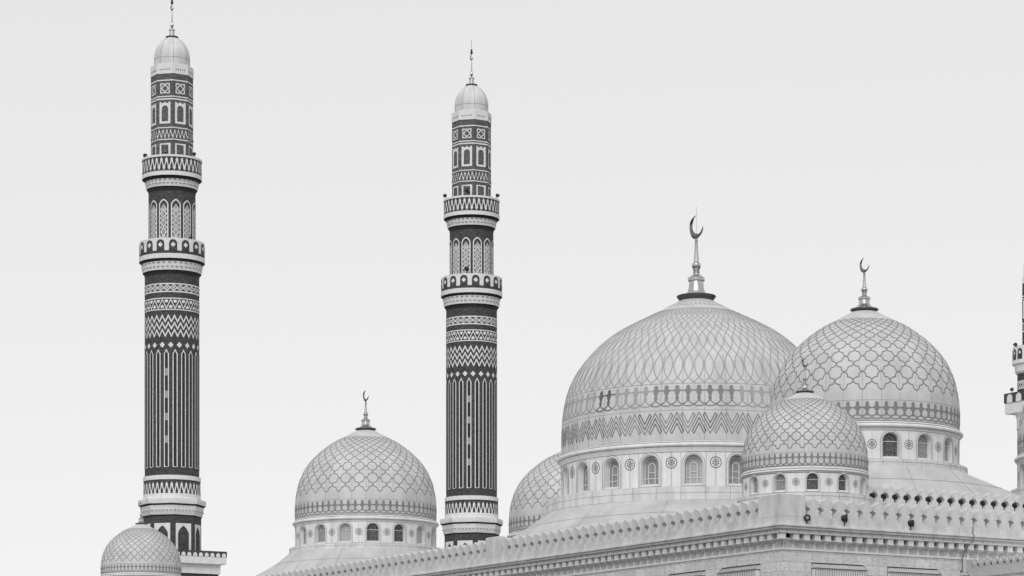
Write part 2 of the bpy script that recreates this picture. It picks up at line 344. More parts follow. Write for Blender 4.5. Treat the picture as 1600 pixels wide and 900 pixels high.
def build_dome(name, typ, R, h):
    """typ: small/big. children sit h above the empty. Local z=0 is the bottom of the plinth"""
    big = typ == 'M'
    prof = PM if big else PN
    if typ == 'N': zl, zdt, zdb, zw0, zw1, hw, rr, zr, nw, ft = 3.3, -.36, -2.75, -2.55, -.58, .66, .36, -1.49, 16, dict(tip=2.89, jt=2.03, ft=1.95, bar=1.45, st=.85, lp=.56, gr=(.2, -.18))
    if typ == 'S': zl, zdt, zdb, zw0, zw1, hw, rr, zr, nw, ft = 2.25, -.17, -1.68, -1.5, -.26, .43, .26, -.87, 12, dict(tip=1.62, jt=1.30, ft=1.26, bar=.96, st=.57, lp=.37, gr=(.12, -.1))
    if typ == 'M': zl, zdt, zdb, zw0, zw1, hw, rr, zr, nw, ft = 5.2, -.50, -3.94, -3.55, -.78, .84, .52, -1.53, 20, dict(tip=6.1, jt=6.02, ft=5.87, bar=5.36, st=4.4, lp=3.85, gr=(.38, -.05))
    root = empty(name, (0, 0, 0))
    L = (0, 0, h)
    # plinth
    p = MB(); rp = R*(1.115 if big else 1.085)
    p.lathe([(rp*1.0, -.02), (rp, zl+zdb-.02), (R*1.012, zl+zdb)], 128, 0, True, cap=(False, False))
    sp_ = cyl(rp)
    for i in range(nw*2):
        a = 2*pi*i/(nw*2)+pi/nw/2; ribbon(p, sp_, [(a, .02), (a, zl+zdb-.04)], .035, .012, 1)
    ring(p, sp_, (zl+zdb)*.52, .03, .012, 1)
    p.build('plinth', ['white', 'joint'], root, L)
    # drum with window openings
    d = MB(); sf = cyl(R); dep = .42 if not big else .62
    if typ == 'S': dep = .30
    z0, z1 = zl+zdb, zl+zdt; w0, w1 = zl+zw0, zl+zw1; spz = w1-hw; hu = hw/R
    for k in range(nw):
        c0 = 2*pi*k/nw; half = pi/nw
        n = 12
        arc = lambda x: spz+sqrt(max(0, hw**2-(x*R)**2))
        us = [-half, -hu] + [-hu*cos(pi*i/n) for i in range(1, n)] + [hu, half]
        def P(r, u, z): return (r*sin(c0+u), -r*cos(c0+u), z)
        for (a, b) in ((-half, -hu), (hu, half)):
            for j in range(3):
                ua, ub = a+(b-a)*j/3, a+(b-a)*(j+1)/3; d.quad(P(R, ua, z0), P(R, ub, z0), P(R, ub, z1), P(R, ua, z1))
        cs = us[1:-1]
        for ua, ub in zip(cs, cs[1:]):
            za, zb = arc(ua), arc(ub)
            d.quad(P(R, ua, z0), P(R, ub, z0), P(R, ub, w0), P(R, ua, w0))
            d.quad(P(R, ua, za), P(R, ub, zb), P(R, ub, z1), P(R, ua, z1))
            d.quad(P(R, ub, zb), P(R, ua, za), P(R-dep, ua, za), P(R-dep, ub, zb))
            d.quad(P(R, ua, w0), P(R, ub, w0), P(R-dep, ub, w0), P(R-dep, ua, w0))
        for sg in (-1, 1):
            u = sg*hu; q = (P(R, u, w0), P(R, u, spz), P(R-dep, u, spz), P(R-dep, u, w0)); d.quad(*(q if sg > 0 else q[::-1]))
        # panel joints through every roundel axis, and sometimes beside the windows
        u = c0+half
        ribbon(d, sf, [(u, z0), (u, z1)], .03*R/9, .008, 1)
        if big:
            for s_ in (-1, 1): ribbon(d, sf, [(c0+s_*hu*1.42, z0), (c0+s_*hu*1.42, z1)], .035, .008, 1)
    ring(d, sf, z0+.05, .05*R/9, .01, 2)
    d.build('drum', ['drum', 'joint', 'ink'], root, L)
    # moulded lip
    lr = 1.04 if typ == 'N' else (1.034 if big else 1.022)
    e = (lr-1)*R; q = zl+ft['gr'][1]; t = zl+ft['gr'][0]
    lp = MB()
    lp.lathe([(R*1.004, z1-.02), (R+.18*e, z1+.02), (R+.25*e, z1+(q-z1)*.5), (R+.55*e, q-.04), (R+.45*e, q-.01), (R+.45*e, q+.03), (R+.8*e, q+.06), (R+e, q+(t-q)*.35), (R+e, q+(t-q)*.6),
              (R+.75*e, t-.05), (R+.35*e, t-.03), (R+.35*e, t+.02), (R+.3*e, t+.06), (R*1.003, t+.14)], 160, 0, False, cap=(False, False))
    ring(lp, cyl(R+.47*e), q+.01, .05, .01, 1, 160); ring(lp, cyl(R+.40*e), t, .05*R/9+.02, .01, 1, 160); ring(lp, cyl(R+.01), z1-.01, .05, .012, 1, 160)
    lp.build('cornice_ring', ['drum', 'ink'], root, L)
    # shell
    sp = [(a*R, zl+b*R) for a, b in smooth_profile(prof)]
    sh = MB(); sh.lathe(sp, 192, 0, True, cap=(False, True))
    # conformal table: v -> (r, z)
    vs = [0.0]
    for (r1, a1), (r2, a2) in zip(sp, sp[1:]): vs.append(vs[-1] + sqrt((r2-r1)**2+(a2-a1)**2)/((r1+r2)/2))
    def rz(v):
        if v <= 0: return sp[0]
        lo, hi = 0, len(vs)-1
        if v >= vs[-1]: return sp[-1]
        while hi-lo > 1:
            md = (lo+hi)//2
            if vs[md] <= v: lo = md
            else: hi = md
        t_ = (v-vs[lo])/(vs[hi]-vs[lo]); return (sp[lo][0]+(sp[hi][0]-sp[lo][0])*t_, sp[lo][1]+(sp[hi][1]-sp[lo][1])*t_)
    def vz(z):
        for i in range(len(sp)-1):
            if sp[i+1][1] >= z: return vs[i]+(vs[i+1]-vs[i])*(z-sp[i][1])/(sp[i+1][1]-sp[i][1])
        return vs[-1]
    def sd(u, v):
        r, z = rz(v); return (r*sin(u), -r*cos(u), z)
    V = lambda dz: vz(zl+dz)
    nf = 80 if big else 64; p_ = 2*pi/nf; lw = .10 if big else (.085 if typ == 'N' else .058)
    # fleuron band
    vT, vB, vS, vL = V(ft['ft']), V(ft['bar']), V(ft['st']), V(ft['lp'])
    for i in range(nf):
        c = (i+.5)*p_
        hh = vT-vB
        xs = .82 if typ == 'S' else 1.0
        def mir(l): return [(c+x*p_*xs, y) for x, y in l] + [(c-x*p_*xs, y) for x, y in reversed(l) if x > 0]
        mi = 1
        if big: mi = 2 if i in (62, 63) else (1 if i in (0, 1, 2, 68, 69, 70, 71, 72, 73, 74, 75) else 4)
        lay(sh, sd, mir([(0, vS), (.10, vS), (.17, vS+(vB-vS)*.22), (.10, vS+(vB-vS)*.45), (.18, vB-(vB-vS)*.38), (.22, vB-.4*hh), (.27, vB-.2*hh), (.27, vB+.12*hh), (.17, vB+.28*hh), (.2, vB+.55*hh), (.15, vT-.15*hh), (0, vT)]), .02, mi)
        # wavy bar
        lay(sh, sd, [(c+.18*p_, vB-.12*hh), (c+.36*p_, vB-.20*hh), (c+.5*p_, vB-.08*hh), (c+.64*p_, vB-.20*hh), (c+.82*p_, vB-.12*hh), (c+.82*p_, vB+.08*hh), (c+.64*p_, vB+.11*hh), (c+.5*p_, vB+.02*hh), (c+.36*p_, vB+.11*hh), (c+.18*p_, vB+.08*hh)], .02, mi)
        dl = vS-vL
        if big: loop = [(0, vS), (.25, vS-.45*dl), (.5, vS-.78*dl), (.36, vS-.92*dl), (.18, vS-dl), (0, vS-1.02*dl), (-.18, vS-dl), (-.36, vS-.92*dl), (-.5, vS-.78*dl), (-.25, vS-.45*dl)]
        elif typ == 'S': loop = [(0, vS), (.22, vS-.35*dl), (.45, vS-.7*dl), (.5, vS-.9*dl), (.25, vS-1.08*dl), (0, vS-1.15*dl), (-.25, vS-1.08*dl), (-.5, vS-.9*dl), (-.45, vS-.7*dl), (-.22, vS-.35*dl)]
        else: loop = [(.5*sin(a)*.98, vS-.55*dl+.55*dl*cos(a)) for a in [2*pi*j/14 for j in range(14)]]
        ribbon(sh, sd, [(c+x*p_, y) for x, y in loop], lw, .02, mi, True)
    # panel joints up the shell, and around it
    for i in range(nw*2):
        u = (i+.5)*pi/nw; ribbon(sh, sd, [(u, V(ft['gr'][0]+.15)+(V(ft['jt'])-V(ft['gr'][0]+.15))*j/6) for j in range(7)], .025*R/9, .009, 3)
        ribbon(sh, sd, [(u, V(ft['jt'])+(V(ft['tip'])+.25-V(ft['jt']))*j/8) for j in range(9)], .028*R/9, .009, 3)
    ring(sh, sd, V(ft['jt']), .035*R/9, .009, 3, 160)
    v0 = V(ft['tip'])
    if big:
        nc = 80; p = 2*pi/nc; vmax = vz(zl+1.10*R); Lv = .215; Lt = .075
        for k in range(nc):
            for sg in (1, -1):
                pts = []; v = v0; j = 0
                pts.append(((k+.5)*p + sg*.5*p, v)); v += .04
                while v < vmax:                              # vesica, then the crossing to the next row
                    for i in range(13):
                        f = i/12; amp = .42*p*sin(pi*f)**.8
                        if v+Lv*f < vmax: pts.append(((k+.5)*p + sg*((-amp) if j % 2 == 0 else .5*p+amp), v+Lv*f))
                    v += Lv+Lt; j += 1
                ribbon(sh, sd, pts, .10, .018, 4)
            v = v0+.04+Lv/2; j = 0
            while v < vmax-.05:
                cc = (k+.5+(.5 if j % 2 else 0))*p
                for s_ in (-1, 1): ribbon(sh, sd, [(cc+.38*p, v+s_*.02), (cc+.62*p, v+s_*.02)], .08, .018, 4)
                j += 1; v += Lv+Lt
        ring(sh, sd, vz(zl+1.135*R), .06, .01, 1, 160)
        for k in range(40):
            ribbon(sh, sd, [(2*pi*k/40, vz(zl+(1.135+.05*j/4)*R)) for j in range(5)], .035, .01, 3)
        # chevron frieze
        pc = 2*pi/40; za, zb = zl+1.2, zl+3.2
        vv = lambda f: vz(zb-(zb-za)*f)                 # f: 0 top, 1 bottom
        for k in range(40):
            c = (k+.25)*pc
            def Q(l): return dens([(c+x/345*pc, vv(y/325)) for x, y in l], (.6/R, .6/R))
            ribbon(sh, sd, Q([(-172, 325), (0, 0), (172, 325)]), .09, .02, 1)
            ribbon(sh, sd, Q([(-80, 322), (0, 165), (80, 322), (105, 285), (0, 82), (-105, 285), (-80, 322)]), .085, .02, 2 if 66 > k*2 > 56 or k in (34, 35, 36) else 1)
            ribbon(sh, sd, Q([(172-85, 3), (172, 160), (172+85, 3), (172+110, 40), (172, 243), (172-110, 40), (172-85, 3)]), .085, .02, 2 if k % 3 == 0 else 1)
        ring(sh, sd, V(3.45), .03, .01, 3, 160)
    else:
        half = [(-1, 0), (-.95, .14), (-.84, .26), (-.68, .35), (-.53, .385), (-.41, .41), (-.385, .53), (-.35, .68), (-.26, .84), (-.14, .95), (0, 1)]
        un = pi/32; k_ = 1.02
        vmax = None
        for i in range(len(sp)):
            if sp[i][0] < .36*R: vmax = vs[i]; break
        rows = int((vmax-v0)/(un*k_)); vc0 = v0+un*k_
        # node row j at v = v0 + j*un*k; diamonds centred on rows; odd centres (j=1,3..) are stars
        for j in range(1, rows+1, 2):
            vc = v0+j*un*k_; f = max(.45, rz(vc)[0]/R)
            for i in range(32):
                c = (2*i+1)*un
                for sx in (-1, 1):
                    for sy in (-1, 1):
                        if sy > 0 and j+1 > rows: continue
                        ribbon(sh, sd, [(c+sx*-x*un, vc+sy*y*un*k_) for x, y in half], lw*(.55+.45*f), .018, 1)
    sh.build('dome_shell', ['dome', 'ink', 'inkd', 'joint', 'inkl'], root, L)
    make_finial(root, h+zl+(prof[-1][1])*R-.02, R*(.63 if big else .575), R*(.147 if big else .152), 1.0 if big else 1.35)
    wm, panes = window_parts(R, hw, w0, w1, dep, 'big' if big else 'small')
    rm = roundel_mesh(R, rr, zl+zr)
    return root, wm, panes, rm, nw, zl+zr
def furnish(root, wm, panes, rm, nw, tones, h):
    for k in range(nw):
        wo = link('window', wm, root, (0, 0, h), 2*pi*k/nw)
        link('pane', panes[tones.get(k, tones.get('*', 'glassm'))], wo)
        link('roundel', rm, root, (0, 0, h), 2*pi*(k+.5)/nw)
def skirt(root, r, h, reach, mats=('roof', 'joint')):
    """sloping roof from the round plinth (height h) to a four-cornered foot: reach = distances of the corners at 45,135,225,315 deg (theta)"""
    mb = MB(); n = 96; cs = [(reach[i]*sin(pi/4+pi/2*i), -reach[i]*cos(pi/4+pi/2*i)) for i in range(4)]
    def foot(t):
        for i in range(4):
            a, b = cs[i], cs[(i+1) % 4]; dx, dy = sin(t), -cos(t)
            ex, ey = b[0]-a[0], b[1]-a[1]; den = dx*(-ey)+dy*ex
            if abs(den) < 1e-9: continue
            s_ = (a[0]*(-ey)+a[1]*ex)/den; q = (dx*a[1]-dy*a[0])/den
            if s_ > 0 and -1e-6 <= q <= 1+1e-6: return (s_*dx, s_*dy)
        return cs[0]
    ts = [2*pi*i/n+pi/4 for i in range(n)]; rows = 6; pts = []
    ft = [foot(t) for t in ts]
    sfp = lambda i, f: tuple([r*sin(ts[i % n])*(1-f)+ft[i % n][0]*f, -r*cos(ts[i % n])*(1-f)+ft[i % n][1]*f, h*(1-f)])
    ks = [mb.add([sfp(i, j/rows) for i in range(n)]) for j in range(rows+1)]
    for j in range(rows):
        for i in range(n):
            q = (i+1) % n; mb.face((ks[j]+i, ks[j+1]+i, ks[j+1]+q, ks[j]+q), 0, True)
    for j in (1, 2, 3, 4, 5):                          # courses and hips
        for i in range(n):
            a, b = sfp(i, j/rows), sfp(i+1, j/rows); c, d_ = sfp(i+1, j/rows-.004), sfp(i, j/rows-.004)
            mb.quad(*[(x, y, z+.02) for x, y, z in (a, b, c, d_)], 1)
    for i in range(0, n, 8):
        for j in range(rows):
            a, b = sfp(i, j/rows), sfp(i, (j+1)/rows); dx, dy = cos(ts[i])*.018, sin(ts[i])*.018
            mb.quad(*[(a[0]-dx, a[1]-dy, a[2]+.02), (b[0]-dx, b[1]-dy, b[2]+.02), (b[0]+dx, b[1]+dy, b[2]+.02), (a[0]+dx, a[1]+dy, a[2]+.02)], 1)
    return mb.build('sloping_roof', mats, root)

def place(root, x, d, label, cat, group=None):
    X, Y = at(x, d); root.location = (X, Y, DECK); root.rotation_euler = (0, 0, RZ); tag(root, label, cat, group)
G1 = 'quatrefoil patterned domes on the roof'; G2 = 'small domes at the roof corners'
# main dome
hM = 35.1-5.2-DECK
mr, wm, panes, rm, nw, zr = build_dome('dome', 'M', 13.41, hM)
place(mr, 1088, 282.9, 'largest dome, with oval mesh pattern, zigzag frieze and the tallest crescent', 'dome')
furnish(mr, wm, panes, rm, nw, {'*': 'glassm', 18: 'glassp'}, hM)
skirt(mr, 14.9, hM, (34, 34, 34, 34))
# four middle domes
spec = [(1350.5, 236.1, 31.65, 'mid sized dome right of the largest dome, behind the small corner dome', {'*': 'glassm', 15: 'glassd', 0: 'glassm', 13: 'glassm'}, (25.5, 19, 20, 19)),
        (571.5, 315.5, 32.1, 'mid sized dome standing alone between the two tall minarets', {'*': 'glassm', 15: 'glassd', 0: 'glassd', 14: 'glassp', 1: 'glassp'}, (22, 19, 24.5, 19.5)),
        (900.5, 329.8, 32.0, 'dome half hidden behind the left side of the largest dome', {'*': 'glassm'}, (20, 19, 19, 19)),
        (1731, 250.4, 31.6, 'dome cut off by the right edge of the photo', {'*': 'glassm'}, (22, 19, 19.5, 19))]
nr, wm, panes, rm, nw, zr = build_dome('dome', 'N', 7.8, 0)
roots = []
for i, (x, d, zlip, lab, tones, reach) in enumerate(spec):
    o = nr if i == 0 else copy_tree(nr)
    roots.append((o, zlip-3.3-DECK))
    place(o, x, d, lab, 'dome', G1)
for (o, h), sp_ in zip(roots, spec):
    for ch in o.children: ch.location.z += h
    furnish(o, wm, panes, rm, nw, sp_[4], h)
    skirt(o, 7.8*1.085, h, sp_[5])
# small corner domes
sr, wm, panes, rm, nw, zr = build_dome('dome', 'S', 4.72, 0)
s2 = copy_tree(sr)
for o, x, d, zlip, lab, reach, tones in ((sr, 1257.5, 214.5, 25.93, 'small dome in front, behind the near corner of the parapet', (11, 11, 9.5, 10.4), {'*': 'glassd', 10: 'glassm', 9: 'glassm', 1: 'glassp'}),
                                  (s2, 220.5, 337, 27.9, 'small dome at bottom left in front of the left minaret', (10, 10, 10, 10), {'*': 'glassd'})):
    h = zlip-2.25-DECK; place(o, x, d, lab, 'dome', G2)
    for ch in o.children: ch.location.z += h
    furnish(o, wm, panes, rm, nw, tones, h); skirt(o, 4.72*1.085, h, reach)

# ------------------------------------------------------------------ minarets
PP = 12.465; DM = 357.0
def px(v): return v/PP
def Zs(y): return EYE+(YH-y)/PP
def Zc(y, r): return EYE+(YH-y)*(DM-r/PP)/F
def spade(c, v, wu, hv, up=1):
    l = [(0, 0), (.55, .22), (.8, .42), (.62, .62), (.3, .8), (0, 1.05)]
    return [(c+x*wu, v+up*y*hv) for x, y in l] + [(c-x*wu, v+up*y*hv) for x, y in reversed(l) if 0 < x]
def zigzag(mb, sf, n, v0, v1, wd, off, m, ph=0, head=True, a0=0, a1=2*pi, hs=1.0):
    p = (a1-a0)/n; pts = []
    ins = (v1-v0)*.16 if head else 0
    for i in range(n+1):
        pts += [(a0+(i+ph)*p, v0+ins), (a0+(i+ph+.5)*p, v1-ins)]
    pts = pts[:-1]
    ribbon(mb, sf, dens(pts, (.16, 99)), wd, off, m)
    if head:
        for i in range(n):
            for (c, v, up) in ((a0+(i+ph)*p, v0+ins*2.4, -1), (a0+(i+ph+.5)*p, v1-ins*2.4, 1)):
                lay(mb, sf, spade(c, v, p*.24*hs, ins*2.3, up), off+.004, m)
def make_minaret():
    root = empty('minaret', (0, 0, 0))
    c8 = 1.0
    # square base tower and gallery
    b = MB(); a = 4.35; b.box(-a, a, -a, a, 0, Zs(897)); b.build('base_tower', ['brick'], root)
    gl = MB(); a2, a3 = 4.54, 5.11
    gl.box(-a2, a2, -a2, a2, Zs(899), Zs(884)); gl.box(-a3, a3, -a3, a3, Zs(884), Zs(873))
    gl.box(-a3-.03, a3+.03, -a3-.03, a3+.03, Zs(873), Zs(864), 1)
    for k in range(4):
        def sq(u, v, k=k):
            x, y = u, -(a3+.03); t = k*pi/2; return (x*cos(t)-y*sin(t), x*sin(t)+y*cos(t), v)
        n = 13; p = 2*a3/n
        for i in range(n):
            c = -a3+(i+.5)*p; hw = p*.34; z0, z1 = Zs(873)-.01, Zs(867)
            lay(gl, sq, [(c-hw, z0), (c+hw, z0)] + [(c+hw*cos(pi*j/8), z1-hw+hw*sin(pi*j/8)) for j in range(9)], .02, 0)
    gl.build('gallery', ['trim', 'brick'], root)
    # octagonal stage
    R = px(45.4); o = MB(); o.lathe([(R, Zs(870)), (R, Zs(806))], 8, 0, False, pi/8)
    so_ = octs(R)
    o.build('octagonal_stage', ['brick'], root)
    ap = R*cos(pi/8); fl = lambda u, v: (u, -ap, v)
    fp = MB(); zt, zb = Zc(816.7, 45), Zc(862, 45); hw, hi = px(13.0), px(9.2)
    at_ = archtop(hi, Zc(833, 45), Zc(820.5, 45)-Zc(833, 45), 1.6, .35)
    band_quads(fp, fl, -hw, -hi, lambda x: zb, lambda x: zt, 1, .05, 0); band_quads(fp, fl, hi, hw, lambda x: zb, lambda x: zt, 1, .05, 0)
    band_quads(fp, fl, -hi, hi, lambda x: at_(x), lambda x: zt, 16, .05, 0)
    me = fp.mesh('arched_panel', ['trim'])
    for k in range(8): link('arched_panel', me, root, (0, 0, 0), k*pi/4)
    # octagonal cornice
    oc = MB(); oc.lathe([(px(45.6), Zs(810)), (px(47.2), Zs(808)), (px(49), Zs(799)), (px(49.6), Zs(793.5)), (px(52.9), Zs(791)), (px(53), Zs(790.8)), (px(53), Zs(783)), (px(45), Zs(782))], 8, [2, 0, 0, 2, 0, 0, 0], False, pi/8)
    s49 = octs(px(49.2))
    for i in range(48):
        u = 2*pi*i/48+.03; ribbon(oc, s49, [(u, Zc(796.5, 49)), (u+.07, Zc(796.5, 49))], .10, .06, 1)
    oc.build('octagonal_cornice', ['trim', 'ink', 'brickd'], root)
    # belt with zigzag
    bl = MB(); r = px(44.8)
    bl.lathe([(r, Zs(784)), (r, Zs(775)), (r-.05, Zs(775)), (r-.05, Zs(753.6)), (r, Zs(753.6)), (r, Zs(747)), (px(42), Zs(746.5))], 96, [0, 0, 1, 0, 0, 0], False)
    zigzag(bl, cyl(r-.05), 36, Zc(772.5, 45), Zc(752, 45), .22, .03, 0, hs=1.45)
    bl.build('belt', ['trim', 'brick'], root)
    # long shaft
    r = px(42.35); sh = MB(); sh.lathe([(r, Zs(760)), (r, Zs(428))], 96, 0, True)
    sc = cyl(r); z = lambda y: Zc(y, 42.35)
    for y in (443, 455.3): ring(sh, sc, z(y), .15, .03, 1, 96)
    n = 26; p = 2*pi/n
    for i in range(n):
        c = (i+.5)*p; zc_ = z(449.2); hv = .36
        ribbon(sh, sc, [(c-p*.5, zc_), (c, zc_+hv), (c+p*.5, zc_), (c, zc_-hv)], .12, .03, 1, True)
        lay(sh, sc, [(c-p*.22, zc_), (c, zc_-hv*.5), (c+p*.22, zc_), (c, zc_+hv*.5)], .034, 1)
        lay(sh, sc, [(c-p*.07, zc_), (c, zc_-hv*.17), (c+p*.07, zc_), (c, zc_+hv*.17)], .05, 0)
    for y in (465.7, 483.3): ring(sh, sc, z(y), .13, .03, 1, 96)
    zigzag(sh, sc, 20, z(481.5), z(467.5), .13, .03, 1, ph=0, head=False)
    for i in range(20):
        for (c, v, sg) in ((i*pi/10, z(468), -1), ((i+.5)*pi/10, z(481), 1)):
            lay(sh, sc, [(c+x*.07, v+sg*y) for x, y in ((-.7, 0), (-1, .15), (-.55, .32), (0, .40), (.55, .32), (1, .15), (.7, 0))], .034, 1)
    for y0, y1 in ((502.4, 493), (513.4, 504), (524.8, 515)):
        zigzag(sh, sc, 28, z(y0), z(y1), .16, .03, 1, ph=0, head=False)
        for i in range(28):
            for (c, v) in ((i*pi/14, z(y0)), ((i+.5)*pi/14, z(y1))):
                lay(sh, sc, [(c-.035, v), (c, v-.13), (c+.035, v), (c, v+.13)], .034, 1)
    zt, zsh, zb = z(546.5), z(552.5), z(729)
    for i in range(20):
        c = (i+.5)*pi/10; v = z(538.5); q = 4.2/42.35
        lay(sh, sc, [(c-q, v), (c, v-px(4.6)), (c+q, v), (c, v+px(4.6))], .035, 1)
        c = i*pi/10; hu = 3.1/42.35
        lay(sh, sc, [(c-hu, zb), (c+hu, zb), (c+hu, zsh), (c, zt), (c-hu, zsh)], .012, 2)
        ribbon(sh, sc, dens([(c-hu, zb), (c-hu, zsh), (c, zt), (c+hu, zsh), (c+hu, zb), (c-hu, zb)], (9, 3)), .12, .045, 1)
    sh.build('shaft', ['brick', 'trim', 'brickd'], root)
    for c in (-2, 8):
        for y in (581, 616, 651, 686, 721):
            s_ = MB(); v = z(y); hu = 2.5/42.35; u = c*pi/10
            if y == 721: v = z(716); continue
            lay(s_, sc, [(u-hu, v-.45), (u+hu, v-.45), (u+hu, v+.45), (u-hu, v+.45)], .035, 0)
            s_.build('slot_window', ['slot'], root)
    # balcony one
    def soffit(ra, rb, y0, y1, name, rs, rt):
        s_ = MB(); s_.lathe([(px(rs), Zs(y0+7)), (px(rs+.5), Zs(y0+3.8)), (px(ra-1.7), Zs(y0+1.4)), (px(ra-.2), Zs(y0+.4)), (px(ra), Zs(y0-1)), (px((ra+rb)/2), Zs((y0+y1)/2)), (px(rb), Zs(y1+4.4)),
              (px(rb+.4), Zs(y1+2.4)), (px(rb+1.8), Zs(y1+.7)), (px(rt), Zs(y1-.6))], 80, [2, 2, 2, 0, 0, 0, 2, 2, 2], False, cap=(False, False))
        for f, n, ww in ((.26, 40, .6), (.64, 34, .5)):
            rr = px(ra+(rb-ra)*f); yy = y0+(y1-y0)*f
            for i in range(n):
                u = 2*pi*i/n; ribbon(s_, cyl(rr), [(u, Zs(yy)), (u+ww*2*pi/n, Zs(yy))], .085, .10, 1)
        return s_.build(name, ['trim', 'inkd', 'brickd'], root)
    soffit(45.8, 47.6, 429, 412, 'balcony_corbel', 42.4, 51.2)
    r = px(51.3); b1 = MB()
    b1.lathe([(r-.95, Zs(412.6)), (r, Zs(412.2)), (r, Zs(405)), (r-.06, Zs(405)), (r-.06, Zs(400.5)), (r-.06, Zs(381)), (r-.45, Zs(381)), (r-.45, Zs(405)), (1, Zs(405))], 96, [0, 0, 0, 1, 0, 0, 0, 0], False, cap=(True, False))
    sc1 = cyl(r-.06); zz = lambda y: Zc(y, 51.3)
    for k in range(16):
        c = k*pi/8; hu = 6.4/51.3; f = archtop(hu, Zs(389.5), Zs(383.5)-Zs(389.5), 2.0)
        band_quads(b1, sc1, c-hu, c+hu, lambda x: Zs(400.6), lambda x, c=c, f=f: f(x-c), 14, .025, 1)
        v = Zs(391.5); q = 3.8/51.3
        lay(b1, sc1, [(c-q, v), (c, v-px(4.0)), (c+q, v), (c, v+px(4.0))], .04, 0)
    b1.build('lower_balcony', ['trim', 'brick'], root)
    # upper shaft
    r = px(36.5); us = MB(); us.lathe([(r, Zs(412)), (r, Zs(296))], 80, 0, True); us.build('upper_shaft', ['brick'], root)
    lp = MB(); s6 = cyl(r); z = lambda y: Zc(y, 36.5); hu = 6.7/36.5
    fa = archtop(hu, z(319.5), z(311.5)-z(319.5), 1.8, .3)
    pts = [(-hu, z(371))] + [(-hu*cos(pi*i/14), fa(hu*cos(pi*i/14))) for i in range(15)] + [(hu, z(371))]
    ribbon(lp, s6, dens(pts, (.1, 3)) + [(0, z(371)), (-hu, z(371))], .15, .045, 0)
    lay(lp, s6, [(-hu*.95, z(370.5)), (0, z(370.5)), (hu*.95, z(370.5)), (hu*.95, z(322)), (0, z(322)), (-hu*.95, z(322))], .012, 1)
    for i in range(3):
        v = z(362-i*14.3); hv = px(6.6)
        for q in (1.0, .66): ribbon(lp, s6, [(-hu*.8*q, v), (0, v-hv*q), (hu*.8*q, v), (0, v+hv*q)], .085, .035, 0, True)
        lay(lp, s6, [(-hu*.2, v), (0, v-hv*.25), (hu*.2, v), (0, v+hv*.25)], .035, 0)
        v2 = v+px(7.15)
        for sx in (-.55, .55):
            if i == 2: v2 = v+px(6.4)
            ribbon(lp, s6, [(sx*hu-hu*.24, v2), (sx*hu, v2-px(2.2)), (sx*hu+hu*.24, v2), (sx*hu, v2+px(2.2))], .08, .035, 0, True)
    v = z(323.5); ribbon(lp, s6, [(-hu*.42, v), (0, v-px(4)), (hu*.42, v), (0, v+px(4))], .085, .035, 0, True)
    lay(lp, s6, [(-hu*.15, v), (0, v-px(1.4)), (hu*.15, v), (0, v+px(1.4))], .035, 0)
    v = z(369.3)
    for i in range(4): ribbon(lp, s6, [((-.75+.5*i)*hu-hu*.18, v-.05), ((-.75+.5*i)*hu, v+px(2.0)), ((-.75+.5*i)*hu+hu*.18, v-.05)], .07, .035, 0)
    me = lp.mesh('lattice_panel', ['trim', 'brick'])
    for k in range(12): link('lattice_panel', me, root, (0, 0, 0), (k+.5)*pi/6)
    # balcony two
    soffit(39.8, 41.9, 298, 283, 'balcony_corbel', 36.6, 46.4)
    r = px(46.6); b2 = MB()
    b2.lathe([(r-.95, Zs(283.2)), (r, Zs(282.8)), (r, Zs(276.5)), (r-.06, Zs(276.5)), (r-.06, Zs(254.5)), (r+.02, Zs(254.5)), (r+.02, Zs(251.2)), (r-.4, Zs(251.2)), (r-.4, Zs(276)), (1, Zs(276))], 96, [0, 0, 0, 1, 0, 0, 0, 0, 0], False, cap=(True, False))
    zigzag(b2, cyl(r-.06), 36, Zs(276), Zs(255), .21, .03, 0, hs=1.45)
    b2.build('upper_balcony', ['trim', 'brick'], root)
    # octagonal lantern
    R = px(32.8); ln = MB(); ln.lathe([(R, Zs(276)), (R, Zs(120))], 8, 0, False, pi/8)
    so_ = octs(R); z = lambda y: Zc(y, 32)
    def oring(y, wd, m=1):
        pts = []
        for k in range(8): pts += [(pi/8+k*pi/4+1e-4, z(y)), (pi/8+k*pi/4+pi/8, z(y))]
        ribbon(ln, so_, pts, wd, .035, m, True)
    for y, wd in ((124.8, .15), (150.2, .14), (154.2, .18), (198.8, .13), (217.2, .13)): oring(y, wd)
    ap = R*cos(pi/8); fl = lambda u, v: (u, -ap, v); hf = R*sin(pi/8)
    for k in range(8):
        def flk(u, v, k=k):
            t = k*pi/4; return (u*cos(t)+ap*sin(t), u*sin(t)-ap*cos(t), v)
        zigzag(ln, flk, 4, z(215.8), z(201), .10, .03, 1, a0=-hf*.98, a1=hf*.98, hs=1.0)
    ln.build('lantern_tower', ['brick2', 'trim', 'brick'], root)
    wn = MB(); hw, hi = px(9.0), px(5.3)
    zt, zb = z(160.5), z(192.5); at_ = archtop(hi, z(169.5), z(164.2)-z(169.5), 2)
    band_quads(wn, fl, -hw, -hi, lambda x: zb, lambda x: zt, 1, .05, 0); band_quads(wn, fl, hi, hw, lambda x: zb, lambda x: zt, 1, .05, 0)
    band_quads(wn, fl, -hi, hi, lambda x: zb, lambda x: z(189), 1, .05, 0); band_quads(wn, fl, -hi, hi, at_, lambda x: zt, 12, .05, 0)
    for x in (-hw+.13, 0, hw-.13): lay(wn, fl, [(x-.17, zt), (x+.17, zt), (x+.1, zt+.1), (x, zt+.17), (x-.1, zt+.1)], .05, 0)
    band_quads(wn, fl, -hi, hi, lambda x: z(189), at_, 12, .012, 1)
    me = wn.mesh('arched_window', ['trim', 'brick2'])
